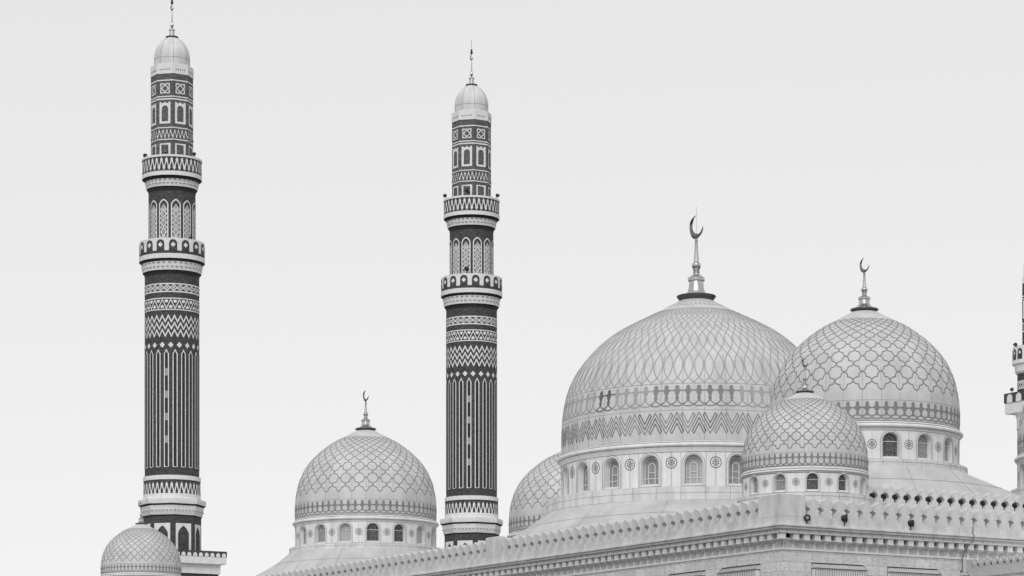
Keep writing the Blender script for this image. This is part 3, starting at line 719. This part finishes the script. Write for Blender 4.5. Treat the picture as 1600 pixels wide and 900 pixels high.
    ms = MB(); s_ = px(7.0); zc_ = z(137.4); w_ = .14
    for q in (1,):
        for sx in (-1, 1):
            for sz in (-1, 1): ribbon(ms, fl, [(sx*s_*.22, zc_+sz*s_), (sx*s_, zc_+sz*s_), (sx*s_, zc_+sz*s_*.22)], w_, .04, 0)
    st = []
    for i in range(16):
        t = pi*i/8; rr = s_*(.98 if i % 4 == 0 else (.62 if i % 2 == 0 else .58)); st.append((rr*cos(t), zc_+rr*sin(t)))
    ribbon(ms, fl, st, w_*.9, .045, 0, True)
    ms2 = ms.mesh('star_panel', ['trim'])
    dr = MB(); hw, hi = px(8.7), px(6.0)
    ribbon(dr, fl, [(-px(7.4), z(246)), (-px(7.4), z(224.3)), (px(7.4), z(224.3)), (px(7.4), z(246))], px(2.6), .04, 0)
    md = dr.mesh('door_frame', ['trim'])
    for k in range(8):
        link('arched_window', me, root, (0, 0, 0), k*pi/4); link('star_panel', ms2, root, (0, 0, 0), k*pi/4); link('door_frame', md, root, (0, 0, 0), k*pi/4)
    # crown and little dome
    cr = MB(); R = px(33.6); cr.lathe([(R, Zs(122.5)), (R, Zs(108)), (R-.3, Zs(108)), (R-.3, Zs(113)), (1, Zs(113))], 8, 0, False, pi/8, cap=(True, False))
    sc8 = octs(R); ap8 = R*cos(pi/8)
    for k in range(8):
        def flk(u, v, k=k):
            t = k*pi/4; return (u*cos(t)+ap8*sin(t), u*sin(t)-ap8*cos(t), v)
        for j in range(5):
            u = (-.56+.28*j)*R*sin(pi/8); v = z(107.6); q = .11
            lay(cr, flk, [(u-q, v), (u-q*.3, v-q*.3), (u, v-q*2.2), (u+q*.3, v-q*.3), (u+q, v), (u+q*.3, v+q*.3), (u, v+q*1.5), (u-q*.3, v+q*.3)], .015, 1)
        for j in range(6):
            u = (-.83+.333*j)*R*sin(pi/8); flkv = flk
            lay(cr, flk, [(u-.2, Zs(108)-.001), (u+.2, Zs(108)-.001), (u+.12, Zs(108)+.12), (u, Zs(108)+.2), (u-.12, Zs(108)+.12)], -.02, 0)
    cr.build('crown', ['trim', 'inkd'], root)
    dm = MB(); prof = [(28, 113), (28, 92), (27.3, 86), (25.8, 80), (23, 73.5), (19, 68), (14.5, 63.5), (8, 60)]
    pf = smooth_profile([(px(a), Zs(b)) for a, b in prof], 4); dm.lathe(pf, 64, 0, True)
    def sdm(u, v):
        for i in range(len(pf)-1):
            if pf[i+1][1] >= v or i == len(pf)-2:
                t = (v-pf[i][1])/(pf[i+1][1]-pf[i][1]); r_ = pf[i][0]+(pf[i+1][0]-pf[i][0])*t; return (r_*sin(u), -r_*cos(u), v)
    for k in range(8): ribbon(dm, sdm, [((k+.5)*pi/4+.05, Zs(112)+(Zs(61)-Zs(112))*j/16) for j in range(17)], .045, .012, 1)
    ring(dm, sdm, Zc(88, 28), .05, .012, 1, 64)
    dm.build('little_dome', ['white', 'joint'], root)
    f = MB(); b0 = Zs(60.5)
    f.lathe([(px(8), b0), (px(10), b0+.12), (px(10), b0+.22)], 32, 1); f.lathe([(px(4.2), b0+.2), (px(3.8), b0+1.0), (px(4.8), b0+1.0), (px(4.8), b0+1.15), (px(3), b0+1.2), (px(1.2), b0+1.35), (px(2.6), b0+1.6), (px(2.6), b0+1.75), (px(1.2), b0+2.0), (px(1.4), b0+2.1), (px(.6), b0+3.5)], 20, 0)
    fo = f.build('finial', ['metal', 'metald'], root)
    crescent_mesh(.42, .08).build('crescent', ['metalc'], fo, (0, 0, b0+3.9))
    q = MB(); q.tube((0, 0, b0+3.4), (0, 0, b0+6.3), .02, 6); q.lathe([(.05, b0+4.3), (.17, b0+4.42), (.17, b0+4.62), (.08, b0+4.72), (.13, b0+4.78), (.13, b0+4.9), (.03, b0+5.0)], 12, 0)
    q.build('warning_lamp', ['black'], fo)
    return root
m1 = make_minaret(); G3 = 'tall brick minarets'
X, Y = at(268.8, DM); m1.location = (X, Y, 0); m1.rotation_euler = (0, 0, RZ)
tag(m1, 'left brick minaret, the tallest, its crescent touching the top edge of the photo', 'minaret', G3)
m2 = copy_tree(m1); D2 = DM/.9372; X, Y = at(736.8, D2); m2.location = (X, Y, 0)
tag(m2, 'brick minaret rising behind the parapet left of the largest dome', 'minaret', G3)

# the short minaret at the right edge
def make_short():
    root = empty('minaret', (0, 0, 0)); d = 290.0; q = F/d
    Z = lambda y: zs(y, d); P = lambda v: v/q
    b = MB(); b.lathe([(P(28), 0), (P(28), Z(583))], 64, 0, True); sf = cyl(P(28))
    ring(b, sf, Z(597.5), .12, .03, 1, 64); ring(b, sf, Z(608.5), .12, .03, 1, 64)
    for s_ in (0, .5): zigzag(b, sf, 16, Z(608), Z(598), .09, .03, 1, ph=s_, head=False)
    b.build('shaft', ['brick', 'trim'], root)
    a = P(33.5); g_ = MB(); g_.box(-a, a, -a, a, Z(646), Z(629)); 
    g_.lathe([(P(29), Z(671)), (P(29), Z(657)), (P(29.8), Z(652)), (P(31.5), Z(648)), (P(33.4), Z(645.5))], 48, 0, True)
    a2 = P(34.5); g_.box(-a2, a2, -a2, a2, Z(629), Z(614), 1)
    for t in range(4):
        def sq(u, v, t=t):
            x, y = u, -a2; c, s_ = cos(t*pi/2), sin(t*pi/2); return (x*c-y*s_, x*s_+y*c, v)
        n = 3; p = 2*a2*.90/n
        for i in range(n):
            c = -a2*.90+(i+.5)*p; hw = p*.31
            lay(g_, sq, [(c-hw, Z(629)), (c+hw, Z(629))] + [(c+hw*cos(pi*j/8), Z(622)+hw*.95*sin(pi*j/8)) for j in range(9)], .02, 0)
    g_.build('gallery', ['trim', 'brick'], root)
    s_ = MB(); s_.lathe([(P(29), Z(585)), (P(31.5), Z(582)), (P(32.5), Z(571)), (P(32.5), Z(566))], 64, 0, False); s_.build('balcony_corbel', ['trim'], root)
    r = P(36); b1 = MB()
    b1.lathe([(r-.4, Z(571)), (r, Z(570)), (r, Z(564.5)), (r-.05, Z(564.5)), (r-.05, Z(543)), (r-.35, Z(543)), (r-.35, Z(565)), (.5, Z(565))], 64, [0, 0, 0, 0, 0, 0, 0], False, cap=(True, False))
    sc1 = cyl(r-.05)
    for k in range(16):
        c = k*pi/8+.1; hu = .135; f = archtop(hu, Z(552), Z(547)-Z(552), 2)
        band_quads(b1, sc1, c-hu, c+hu, lambda x: Z(564), lambda x, c=c, f=f: f(x-c), 10, .025, 1)
        v = Z(553.5); lay(b1, sc1, [(c-.07, v), (c, v-P(3)), (c+.07, v), (c, v+P(3))], .04, 0)
    b1.build('balcony', ['trim', 'brick'], root)
    R = P(21.5); ln = MB(); ln.lathe([(R, Z(566)), (R, Z(443))], 8, 0, False, pi/8); so_ = octs(R)
    for y in (464, 468.2, 506.5, 519):
        pts = []
        for k in range(8): pts += [(pi/8+k*pi/4+1e-4, Z(y)), (pi/4+k*pi/4, Z(y))]
        ribbon(ln, so_, pts, .12, .03, 1, True)
    zigzag(ln, so_, 32, Z(518), Z(508), .07, .03, 1, head=False)
    ln.build('lantern_tower', ['brick', 'trim'], root)
    ap = R*cos(pi/8); fl = lambda u, v: (u, -ap, v); wn = MB(); hw, hi = P(6), P(3.8); at_ = archtop(hi, Z(480), Z(475)-Z(480), 2)
    band_quads(wn, fl, -hw, -hi, lambda x: Z(499), lambda x: Z(471), 1, .04, 0); band_quads(wn, fl, hi, hw, lambda x: Z(499), lambda x: Z(471), 1, .04, 0)
    band_quads(wn, fl, -hi, hi, lambda x: Z(499), lambda x: Z(496), 1, .04, 0); band_quads(wn, fl, -hi, hi, at_, lambda x: Z(471), 10, .04, 0)
    me = wn.mesh('arched_window', ['trim'])
    for k in range(8): link('arched_window', me, root, (0, 0, 0), k*pi/4)
    cr = MB(); cr.lathe([(P(22), Z(444)), (P(22), Z(433)), (P(20), Z(433)), (P(20), Z(423)), (P(18), Z(423))], 8, 0, False, pi/8); cr.build('crown', ['trim'], root)
    dm = MB(); dm.lathe(smooth_profile([(P(18), Z(423)), (P(18), Z(412)), (P(16), Z(402)), (P(11), Z(393)), (P(4), Z(388))], 5), 40, 0, True); dm.build('little_dome', ['white'], root)
    make_finial(root, Z(389), 3.0, .55)
    X, Y = at(1618, d); root.location = (X, Y, 0); root.rotation_euler = (0, 0, RZ)
    tag(root, 'short minaret cut by the right edge, with a square scalloped gallery', 'minaret')
make_short()

# ------------------------------------------------------------------ prayer hall (local x: right facade, y: left facade)
CX, CY = at(1222, 203.0)
hall = empty('prayer_hall', (CX, CY, 0), RZ, 'pale stone mosque hall with crested parapet, bracket cornice and barred windows', 'mosque')
LX, LY = 81.0, 157.0
ZW, ZB, ZF, ZM, ZP = 19.47, 20.18, 20.62, 20.9, 21.28      # wall top, bracket bottom, fascia bottom, moulding bottom, moulding top
WIN = [2.62+6.9*i for i in range(3)]; WW, WT, WB = 4.65, 18.6, 14.2
def wall(axis, L, mats, nwin):
    """wall plane with real window openings; coordinate s along the facade"""
    mb = MB(); T = .5
    def P(s_, e, z): return (s_, e, z) if axis == 'x' else (e, s_, z)      # e: inwards depth
    flip = axis == 'y'
    def Q(a, b, c, d, m=0): mb.quad(*((d, c, b, a) if flip else (a, b, c, d)), m)
    edges = [0.0]
    wins = [(2.62+6.9*i, 2.62+6.9*i+WW) for i in range(nwin)]
    for a, b in wins: edges += [a, b]
    edges.append(L)
    for i in range(len(edges)-1):
        a, b = edges[i], edges[i+1]
        if i % 2 == 0: Q(P(a, 0, 0), P(b, 0, 0), P(b, 0, ZW), P(a, 0, ZW))
        else:
            Q(P(a, 0, 0), P(b, 0, 0), P(b, 0, WB), P(a, 0, WB)); Q(P(a, 0, WT), P(b, 0, WT), P(b, 0, ZW), P(a, 0, ZW))
            Q(P(a, 0, WT), P(b, 0, WT), P(b, T, WT), P(a, T, WT)); Q(P(a, T, WB), P(b, T, WB), P(b, 0, WB), P(a, 0, WB))
            Q(P(a, 0, WB), P(a, 0, WT), P(a, T, WT), P(a, T, WB)); Q(P(b, T, WB), P(b, T, WT), P(b, 0, WT), P(b, 0, WB))
    mb.build('wall', mats, hall)
    return wins
wr = wall('x', LX, ['wx'], 10); wl = wall('y', LY, ['wy'], 20)
back = MB(); back.quad((LX, 0, 0), (LX, LY, 0), (LX, LY, ZP), (LX, 0, ZP)); back.quad((LX, LY, 0), (0, LY, 0), (0, LY, ZP), (LX, LY, ZP)); back.build('wall', ['wy'], hall)
rf = MB(); rf.quad((.2, .2, DECK+.01), (LX, .2, DECK+.01), (LX, LY, DECK+.01), (.2, LY, DECK+.01)); rf.build('roof', ['roof'], hall)
def grille(axis, a, b):
    def P(s_, e, z): return (s_, e, z) if axis == 'x' else (e, s_, z)
    mb = MB(); z0, z1, zt = WB+.2, 18.22, 18.62; e = -.5; n = 22
    for i in range(n+1):
        s_ = a+(b-a)*i/n
        mb.tube(P(s_, -.01, zt), P(s_, e, z1), .015, 5); mb.tube(P(s_, e, z1), P(s_, e, z0), .015, 5)
    for z, ee in ((zt, -.03), (z1, e), (z0, e), ((z0+z1)/2, e)): mb.tube(P(a, ee, z), P(b, ee, z), .032, 6)
    for s_ in (a, b):
        for z in (z1, z0): mb.tube(P(s_, -.01, z), P(s_, e, z), .03, 5)
    o = mb.build('window', ['metald'], hall)
    p = MB()
    for s0, s1 in ((a+.03, b-.03),):
        A = [P(s0, .0, zt-.05), P(s1, .0, zt-.05), P(s1, e+.07, z1-.03), P(s0, e+.07, z1-.03)]; p.quad(*A)
        A = [P(s0, e+.07, z1-.03), P(s1, e+.07, z1-.03), P(s1, e+.07, z0), P(s0, e+.07, z0)]; p.quad(*A)
        p.quad(P(s0, 0, z0), P(s1, 0, z0), P(s1, e+.07, z0), P(s0, e+.07, z0))
        for q in (s0, s1): p.quad(P(q, 0, z0), P(q, e+.07, z0), P(q, e+.07, z1-.03), P(q, 0, zt-.05))
    p.build('shutter', ['corn'], o)
for ax, ws in (('x', wr), ('y', wl)):
    for a, b in ws: grille(ax, a, b)
lo = MB(); lo.quad((.55, .55, 20.0), (LX-.5, .55, 20.0), (LX-.5, .55, ZM+.08), (.55, .55, ZM+.08)); lo.quad((.55, .55, 20.0), (.55, LY-.5, 20.0), (.55, LY-.5, ZM+.08), (.55, .55, ZM+.08))  # sheets added behind the bracket gaps, standing in for deep shadow
lo.build('bracket_gap_shadow', ['void'], hall)
# cornice, by facade: s along, e outward
def prism(mb, axis, s0, s1, sec, m=0, mitre=True):
    """sec: closed list of (e_out, z); the corner end at s0=0 is mitred"""
    def P(s_, e, z): return (s_, -e, z) if axis == 'x' else (-e, s_, z)
    A = [P(s0-(e if mitre else 0), e, z) for e, z in sec]; B = [P(s1, e, z) for e, z in sec]; n = len(sec)
    k = mb.add(A+B)
    for i in range(n):
        j = (i+1) % n; q = (k+i, k+j, k+n+j, k+n+i); mb.face(q if axis == 'y' else q[::-1], m)
    if not mitre: mb.face(tuple(range(k, k+n)), m)
    mb.face(tuple(range(k+n, k+2*n))[::-1], m)
PB = .95
for ax, L in (('x', LX), ('y', LY)):
    c = MB()
    prism(c, ax, 0, L, [(-.3, ZF), (.56, ZF), (.56, ZM), (-.3, ZM)])
    prism(c, ax, 0, L, [(-.3, ZM+.004), (.78, ZM+.004), (.82, ZM+.10), (.70, ZM+.12), (.70, ZM+.18), (.84, ZM+.20), (.84, ZM+.29), (.72, ZM+.31), (.72, ZP), (-.3, ZP)], 1)
    # joints on the fascia
    sfx = (lambda u, v: (u, -.56, v)) if ax == 'x' else (lambda u, v: (-.56, -u, v))
    for i in range(int(L/PB)):
        s_ = (i+.08)*PB; ss = s_ if ax == 'x' else -s_
        ribbon(c, sfx, [(ss, ZF+.01), (ss, ZM)], .03, .006, 2)
    c.build('cornice', ['corn', 'para', 'ink'], hall)
    # frieze of small arches
    f = MB(); n = int(L/PB); sf = (lambda u, v: (u, -.06, v)) if ax == 'x' else (lambda u, v: (-.06, -u, v))
    zt = 20.34
    prism(f, ax, 0, L, [(0, ZW), (.085, ZW), (.085, ZW+.13), (0, ZW+.13)])
    for i in range(min(n, 110)):
        c0 = (i+.5)*PB; hw = .385
        A = archtop(hw, 19.88, .24, 2)
        us = [c0-PB/2, c0-hw] + [c0-hw*cos(pi*j/10) for j in range(1, 10)] + [c0+hw, c0+PB/2]
        for a_, b_ in zip(us, us[1:]):
            inn = abs((a_+b_)/2-c0) < hw
            la = A(a_-c0) if inn else ZW+.13; lb = A(b_-c0) if inn else ZW+.13
            q = [(a_, la), (b_, lb), (b_, zt), (a_, zt)]
            pts = [((u, -.06, v) if ax == 'x' else (-.06, u, v)) for u, v in q]; f.quad(*(pts if ax == 'x' else pts[::-1]))
            if inn:
                q = [(a_, la, 0), (b_, lb, 0), (b_, lb, .06), (a_, la, .06)]
                pts = [((u, -e, v) if ax == 'x' else (-e, u, v)) for u, v, e in q]; f.quad(*(pts if ax == 'x' else pts[::-1]))
        for sg in (-1, 1):
            u = c0+sg*hw; q = [(u, ZW+.13, 0), (u, 19.88, 0), (u, 19.88, .06), (u, ZW+.13, .06)]
            f.quad(*[((a_, -e, v) if ax == 'x' else (-e, a_, v)) for a_, v, e in q])
    f.build('arched_frieze', ['corn'], hall)
    bkw = MB(); q = .03
    pts = [(0, ZW), (L, ZW), (L, 20.32), (0, 20.32)]
    bkw.quad(*[((u, -.012, v) if ax == 'x' else (-.012, u, v)) for u, v in (pts if ax == 'x' else pts[::-1])]); bkw.build('frieze_ground', ['frz'], hall)
# brackets
def bracket_mesh(axis):
    mb = MB(); w_ = .25
    def P(s_, e, z): return (s_, -e, z) if axis == 'x' else (-e, s_, z)
    pts = [P(s_, e, z) for z in (ZB, ZF-.05) for s_, e in ((-w_, -.02), (-w_, .44), (w_, .44), (w_, -.02))]
    k = mb.add(pts)
    fs = ((0, 1, 2, 3), (4, 7, 6, 5), (0, 4, 5, 1), (1, 5, 6, 2), (2, 6, 7, 3), (3, 7, 4, 0))
    for q in fs: mb.face(tuple(k+i for i in q), 0)
    pts = [P(s_, e, ZF-.05) for s_, e in ((-w_-.03, .0), (-w_-.03, .48), (w_+.03, .48), (w_+.03, .0))] + [P(s_, e, ZF) for s_, e in ((-w_-.03, .0), (-w_-.03, .48), (w_+.03, .48), (w_+.03, .0))]
    k = mb.add(pts)
    for q in fs: mb.face(tuple(k+i for i in q), 0)
    k = mb.add([P(-w_-.10, .02, ZB+.002), P(-w_-.10, .47, ZB+.002), P(w_+.10, .47, ZB+.002), P(w_+.10, .02, ZB+.002), P(-.03, .07, ZB-.24), P(.03, .07, ZB-.24)])
    for q in ((0, 3, 2, 1), (0, 1, 4), (1, 2, 5, 4), (2, 3, 5)): mb.face(tuple(k+i for i in q), 0)
    return mb
for ax, nv, ntot in (('x', 26, 84), ('y', 60, 164)):
    me = bracket_mesh(ax).mesh('bracket', ['corn'])
    rest = MB(); base = bracket_mesh(ax)
    for i in range(ntot):
        s_ = i*PB if ax == 'x' else (i+.5)*PB-.5*PB
        if i == 0:
            continue
        loc = (s_, 0, 0) if ax == 'x' else (0, s_, 0)
        if i < nv: link('bracket', me, hall, loc)
        else:
            k = rest.add([(x+loc[0], y+loc[1], z) for x, y, z in base.v])
            for ff in base.f: rest.face(tuple(k+j for j in ff), 0)
    tag(rest.build('brackets', ['corn'], hall), kind='stuff')
cb = MB(); cb.box(-.46, .0, -.46, .0, ZB, ZF-.004)
k = cb.add([(-.48, -.48, ZB), (.05, -.48, ZB), (.05, .0, ZB), (-.48, .05, ZB), (-.07, -.07, ZB-.22)])
for q in ((0, 1, 4), (1, 2, 4), (2, 3, 4), (3, 0, 4)): cb.face(tuple(k+i for i in q)[::-1], 0)
cb.build('corner_bracket', ['corn'], hall)
# parapet and its merlons
PE, PT = .60, .55                                  # outward face, thickness
ZG = 21.80; PM_ = 1.19
for ax, L in (('x', LX), ('y', LY)):
    p = MB(); prism(p, ax, 0, L, [(PE-PT, ZP+.003), (PE, ZP+.003), (PE, ZG), (PE-PT, ZG)])
    sfx = (lambda u, v: (u, -PE, v)) if ax == 'x' else (lambda u, v: (-PE, -u, v))
    j = 3.9
    while j < L:
        ss = j if ax == 'x' else -j; ribbon(p, sfx, [(ss, ZP), (ss, ZG-.02)], .025, .006, 1); j += 2.38*random.choice((2, 3, 4))
    p.build('parapet', ['para', 'ink'], hall)
def post(axis, s0, s1, name='parapet_post'):
    mb = MB(); prism(mb, axis, s0, s1, [(PE-PT-.01, ZG), (PE+.012, ZG), (PE+.012, 23.36), (PE-.05, 23.42), (PE-PT-.01, 23.42)], mitre=(s0 == 0)); mb.build(name, ['para'], hall)
GAP = [(.0, .0), (.06, .05), (.16, .09), (.30, .13), (.38, .14), (.40, .22), (.47, .275), (.58, .275), (.62, .22), (.67, .20), (.69, .11), (.74, .045), (.82, .03), (.92, .045), (1.0, .07), (1.08, .085), (1.15, .12), (1.20, .17), (1.22, .25), (1.24, .31), (1.30, .36), (1.36, .44), (1.41, .5)]
GAPB = [(.0, .0), (.06, .09), (.16, .17), (.28, .19), (.34, .20), (.37, .28), (.42, .36), (.55, .38), (.63, .36), (.68, .29), (.78, .28), (.80, .15), (.85, .05), (.92, .05), (1.0, .07), (1.08, .085), (1.15, .12), (1.20, .17), (1.22, .25), (1.24, .31), (1.30, .36), (1.36, .44), (1.41, .5)]
def merlon_mesh(axis, P=PM_, hs=1.0, th=PT, e=PE, zg=ZG, GAP=GAP):
    """sides stay inside the half period; outline from the shape of the gap"""
    rt = [(P/2-g_*P, z*hs) for z, g_ in GAP[:-1]] + [(0.0, GAP[-1][0]*hs)]
    out = rt + [(-x, z) for x, z in reversed(rt[:-1])]
    n = len(out); mb = MB()
    def Q(s_, ee, z): return (s_, -ee, zg+z) if axis == 'x' else (-ee, s_, zg+z)
    k = mb.add([Q(x, e, z) for x, z in out] + [Q(x, e-th, z) for x, z in out])
    f1 = tuple(range(k, k+n)); f2 = tuple(range(k+n, k+2*n))
    mb.face(f1 if axis == 'x' else f1[::-1]); mb.face(f2[::-1] if axis == 'x' else f2)
    for i in range(n):
        j = (i+1) % n; q = (k+j, k+i, k+n+i, k+n+j); mb.face(q if axis == 'x' else q[::-1])
    return mb
post('x', 0, 1.62); post('y', 0, 2.04); post('y', 38.2, 40.4)
for ax, start, lim, L in (('x', 1.74, 24.5, LX-1), ('y', 2.16, 90, LY-1)):
    base = merlon_mesh(ax); me = base.mesh('merlon', ['para']); rest = MB(); s_ = start+PM_/2
    while s_ < L:
        if ax == 'y' and 37.6 < s_ < 41.0: s_ = 41.1; 
        loc = (s_, 0, 0) if ax == 'x' else (0, s_, 0)
        if s_ < lim: link('merlon', me, hall, loc)
        else:
            k = rest.add([(x+loc[0], y+loc[1], z) for x, y, z in base.v])
            for ff in base.f: rest.face(tuple(k+j for j in ff), 0)
        s_ += PM_
    tag(rest.build('merlons', ['para'], hall), kind='stuff')

# terrace parapet behind the corner dome
ter = empty('terrace_wall', (CX, CY, 0), RZ, 'second crested parapet set back on the roof, with dark gaps between its merlons', 'wall')
e0, xa, xb = -9.0, 13.2, 52.0; zt = zs(783, 217.7)
t = MB(); t.box(xa, xb, 9.0, 9.35, DECK, zt); t.build('parapet', ['para'], ter)
t = MB(); t.box(xa, xb, 10.0, 10.2, DECK, zt+.86); t.build('merlon_gap_shade', ['shade'], ter)  # invented dark wall, stands in for the shade seen between the merlons
base = merlon_mesh('x', 1.10, .98, .35, -9.0, zt, GAPB); me = base.mesh('merlon', ['para']); rest = MB()
for i in range(35):
    s_ = xa+.55+i*1.10
    if s_ < 30: link('merlon', me, ter, (s_, 0, 0))
    else:
        k = rest.add([(x+s_, y, z) for x, y, z in base.v])
        for ff in base.f: rest.face(tuple(k+j for j in ff), 0)
tag(rest.build('merlons', ['para'], ter), kind='stuff')

# entrance block at the lower right
pb = empty('entrance_block', (CX, CY, 0), RZ, 'lower stone block jutting out at bottom right with a scalloped parapet', 'building')
sx = 16.95; zt0 = 17.85+EYE-.02
b = MB(); b.box(sx, sx+20, -16, -.02, 0, zt0-1.35); b.build('wall', ['wy'], pb)
b = MB(); b.box(sx-.10, sx+.3, -16, -.03, zt0-1.35, zt0-1.18); b.box(sx+.02, sx+.30, -16, -.03, zt0-1.18, zt0-.55); b.box(sx-.06, sx+.3, -.62, -.03, zt0-1.18, zt0+.02); b.build('parapet', ['frz'], pb)
P2 = .73; mb = MB(); hw = P2*.47
out = [(-hw, 0), (-hw*.78, -.0), (hw*.78, 0), (hw, 0), (hw, .12)] + [(hw*cos(pi*j/10), .27+hw*.85*sin(pi*j/10)) for j in range(11)] + [(-hw, .12)]
out = [(-hw*.66, 0), (hw*.66, 0), (hw*.66, .14), (hw, .24)] + [(hw*cos(pi*j/10), .27+hw*.85*sin(pi*j/10)) for j in range(11)] + [(-hw, .24), (-hw*.66, .14)]
n = len(out); k = mb.add([(0, y, z) for y, z in out] + [(.28, y, z) for y, z in out])
mb.face(tuple(range(k, k+n))[::-1]); mb.face(tuple(range(k+n, k+2*n)))
for i in range(n):
    j = (i+1) % n; mb.face((k+i, k+j, k+n+j, k+n+i))
fl = lambda u, v: (0, -u, v)
lay(mb, fl, [(.11*cos(2*pi*j/12), .33+.12*sin(2*pi*j/12)) for j in range(12)], .012, 1)
me = mb.mesh('merlon', ['frz', 'trim'])
for i in range(20): link('merlon', me, pb, (sx, -.98-i*P2, zt0-.55))
up = MB(); up.box(sx+.34, sx+.40, -16, -.7, zt0-1.0, zt0-.16); up.build('block_gap_shade', ['shade'], pb)  # dark box added behind these merlons so their gaps look shaded
# pilaster at the joint and drain cable
pl = MB(); pl.box(sx-.42, sx-.06, -.10, 0, 0, ZW-.01); pl.build('pilaster', ['para'], hall)
cable = MB(); zc = lambda y: zs(y, 211.6)
pts = [(sx+.15, -.64, 21.9), (sx+.12, -.64, 21.35), (sx+.05, -.90, 21.2), (sx-.05, -.90, 20.85), (sx-.3, -.78, 20.55), (sx-.40, -.40, 20.1), (sx-.46, -.14, 19.6), (sx-.46, -.13, 12)]
for a, b_ in zip(pts, pts[1:]): cable.tube(a, b_, .024, 6)
o = cable.build('cable', ['black'], None, (CX, CY, 0), RZ); tag(o, 'thin dark cable hanging down the right facade beside the entrance block', 'cable')

# ------------------------------------------------------------------ floodlights
def floodlight_proto():
    root = empty('floodlight', (0, 0, 0))
    b = MB(); b.tube((0, 0, 0), (0, 0, .35), .05, 8); b.box(-.3, .3, -.04, .04, .33, .38); b.box(-.32, -.28, -.05, .05, .33, .7); b.box(.28, .32, -.05, .05, .33, .7); b.build('bracket', ['black'], root)
    h = MB(); pts = []
    prof = [(.14, .30), (.24, .22), (.27, .02), (.27, -.16), (.30, -.17), (.30, -.23)]     # along -y, facing the viewer side
    n = 16; ks = []
    for r, y in prof: ks.append(h.add([(r*cos(2*pi*i/n), y, .62+r*sin(2*pi*i/n)) for i in range(n)]))
    for a, b_ in zip(ks, ks[1:]):
        for i in range(n): j = (i+1) % n; h.face((a+i, b_+i, b_+j, a+j), 0, True)
    h.face(tuple(ks[0]+i for i in range(n)), 0)
    h.face(tuple(ks[-1]+i for i in range(n)), 0)
    o = h.build('lamp_head', ['black'], root)
    l_ = MB(); k = l_.add([(.16*cos(2*pi*i/n), -.245, .62+.16*sin(2*pi*i/n)) for i in range(n)]); l_.face(tuple(range(k, k+n))); l_.build('lens', ['slot'], o)
    return root
fp_ = floodlight_proto(); first = [True]
def flood(x, y, d, lab, rz=0.0, tilt=0.0, s=1.0, mount=None):
    """y: picture row of the foot"""
    o = fp_ if first[0] else copy_tree(fp_); first[0] = False
    X, Y = at(x, d); o.location = (X, Y, zs(y, d)); o.rotation_euler = (tilt, 0, rz); o.scale = (s*.78,)*3
    tag(o, lab, 'floodlight', 'black floodlights on balconies and parapets')
r2 = px(46.6); r1 = px(51.3)
def flood_m(mx, md, az, y, r, lab, rz, tilt=0, s=1):
    X0, Y0 = at(mx, md); o = fp_ if first[0] else copy_tree(fp_); first[0] = False
    o.location = (X0+r*sin(az), Y0-r*cos(az), Zs(y)); o.rotation_euler = (tilt, 0, rz); o.scale = (s*.78,)*3
    tag(o, lab, 'floodlight', 'black floodlights on balconies and parapets')
flood_m(268.8, DM, radians(-75), 251, r2-.2, 'floodlight on the left rim of the upper balcony of the left minaret', radians(60), .4, 1.0)
flood_m(268.8, DM, radians(62), 251, r2-.2, 'floodlight on the right rim of the upper balcony of the left minaret', radians(-70), .4, 1.0)
flood_m(268.8, DM, radians(-6), 251, r2-.2, 'small floodlight at the front of the upper balcony of the left minaret', 0, 0, .8)
flood_m(268.8, DM, radians(45), 381, r1-.4, 'floodlight peeping over the lower balcony of the left minaret', radians(-20), 0, .9)
flood_m(736.8, D2, radians(-70), 251, r2-.2, 'floodlight on the left rim of the upper balcony of the minaret beside the largest dome', radians(-60), .5, 1.0)
flood_m(736.8, D2, radians(68), 251, r2-.2, 'floodlight on the right rim of the upper balcony of the minaret beside the largest dome', radians(60), .5, 1.0)
flood_m(736.8, D2, radians(-8), 251, r2-.2, 'large floodlight at the front of the upper balcony of the minaret beside the largest dome', radians(70), 0, 1.35)
flood_m(736.8, D2, radians(-9), 381, r1-.3, 'large floodlight at the front of the lower balcony of the minaret beside the largest dome', radians(80), 0, 1.35)
def flood_h(sx_, ez, z, lab, rz, tilt=0, s=1, side='x'):
    o = copy_tree(fp_); lx, ly = (sx_, -ez) if side == 'x' else (-ez, sx_)
    o.location = (CX+lx*cos(RZ)-ly*sin(RZ), CY+lx*sin(RZ)+ly*cos(RZ), z); o.rotation_euler = (tilt, 0, RZ+rz); o.scale = (s*.78,)*3
    tag(o, lab, 'floodlight', 'black floodlights on balconies and parapets')
flood_h(1.74, .62, 21.30, 'floodlight facing us on the ledge, nearest the parapet corner', radians(-30), .2, 1.0)
flood_h(5.1, .62, 21.34, 'dark bulky floodlight on the ledge under the small corner dome', radians(60), 0, 1.15)
flood_h(11.2, .62, 21.34, 'dark floodlight on the ledge right of the small corner dome', radians(75), 0, 1.05)
X, Y = at(1581, 288); flood(1581, 614, 288, 'lamp on the corner of the short minaret square gallery', radians(40), 0, .75)
flood(1589.5, 543, 288, 'floodlight on the rim of the short minaret balcony', radians(-60), .7, .8)
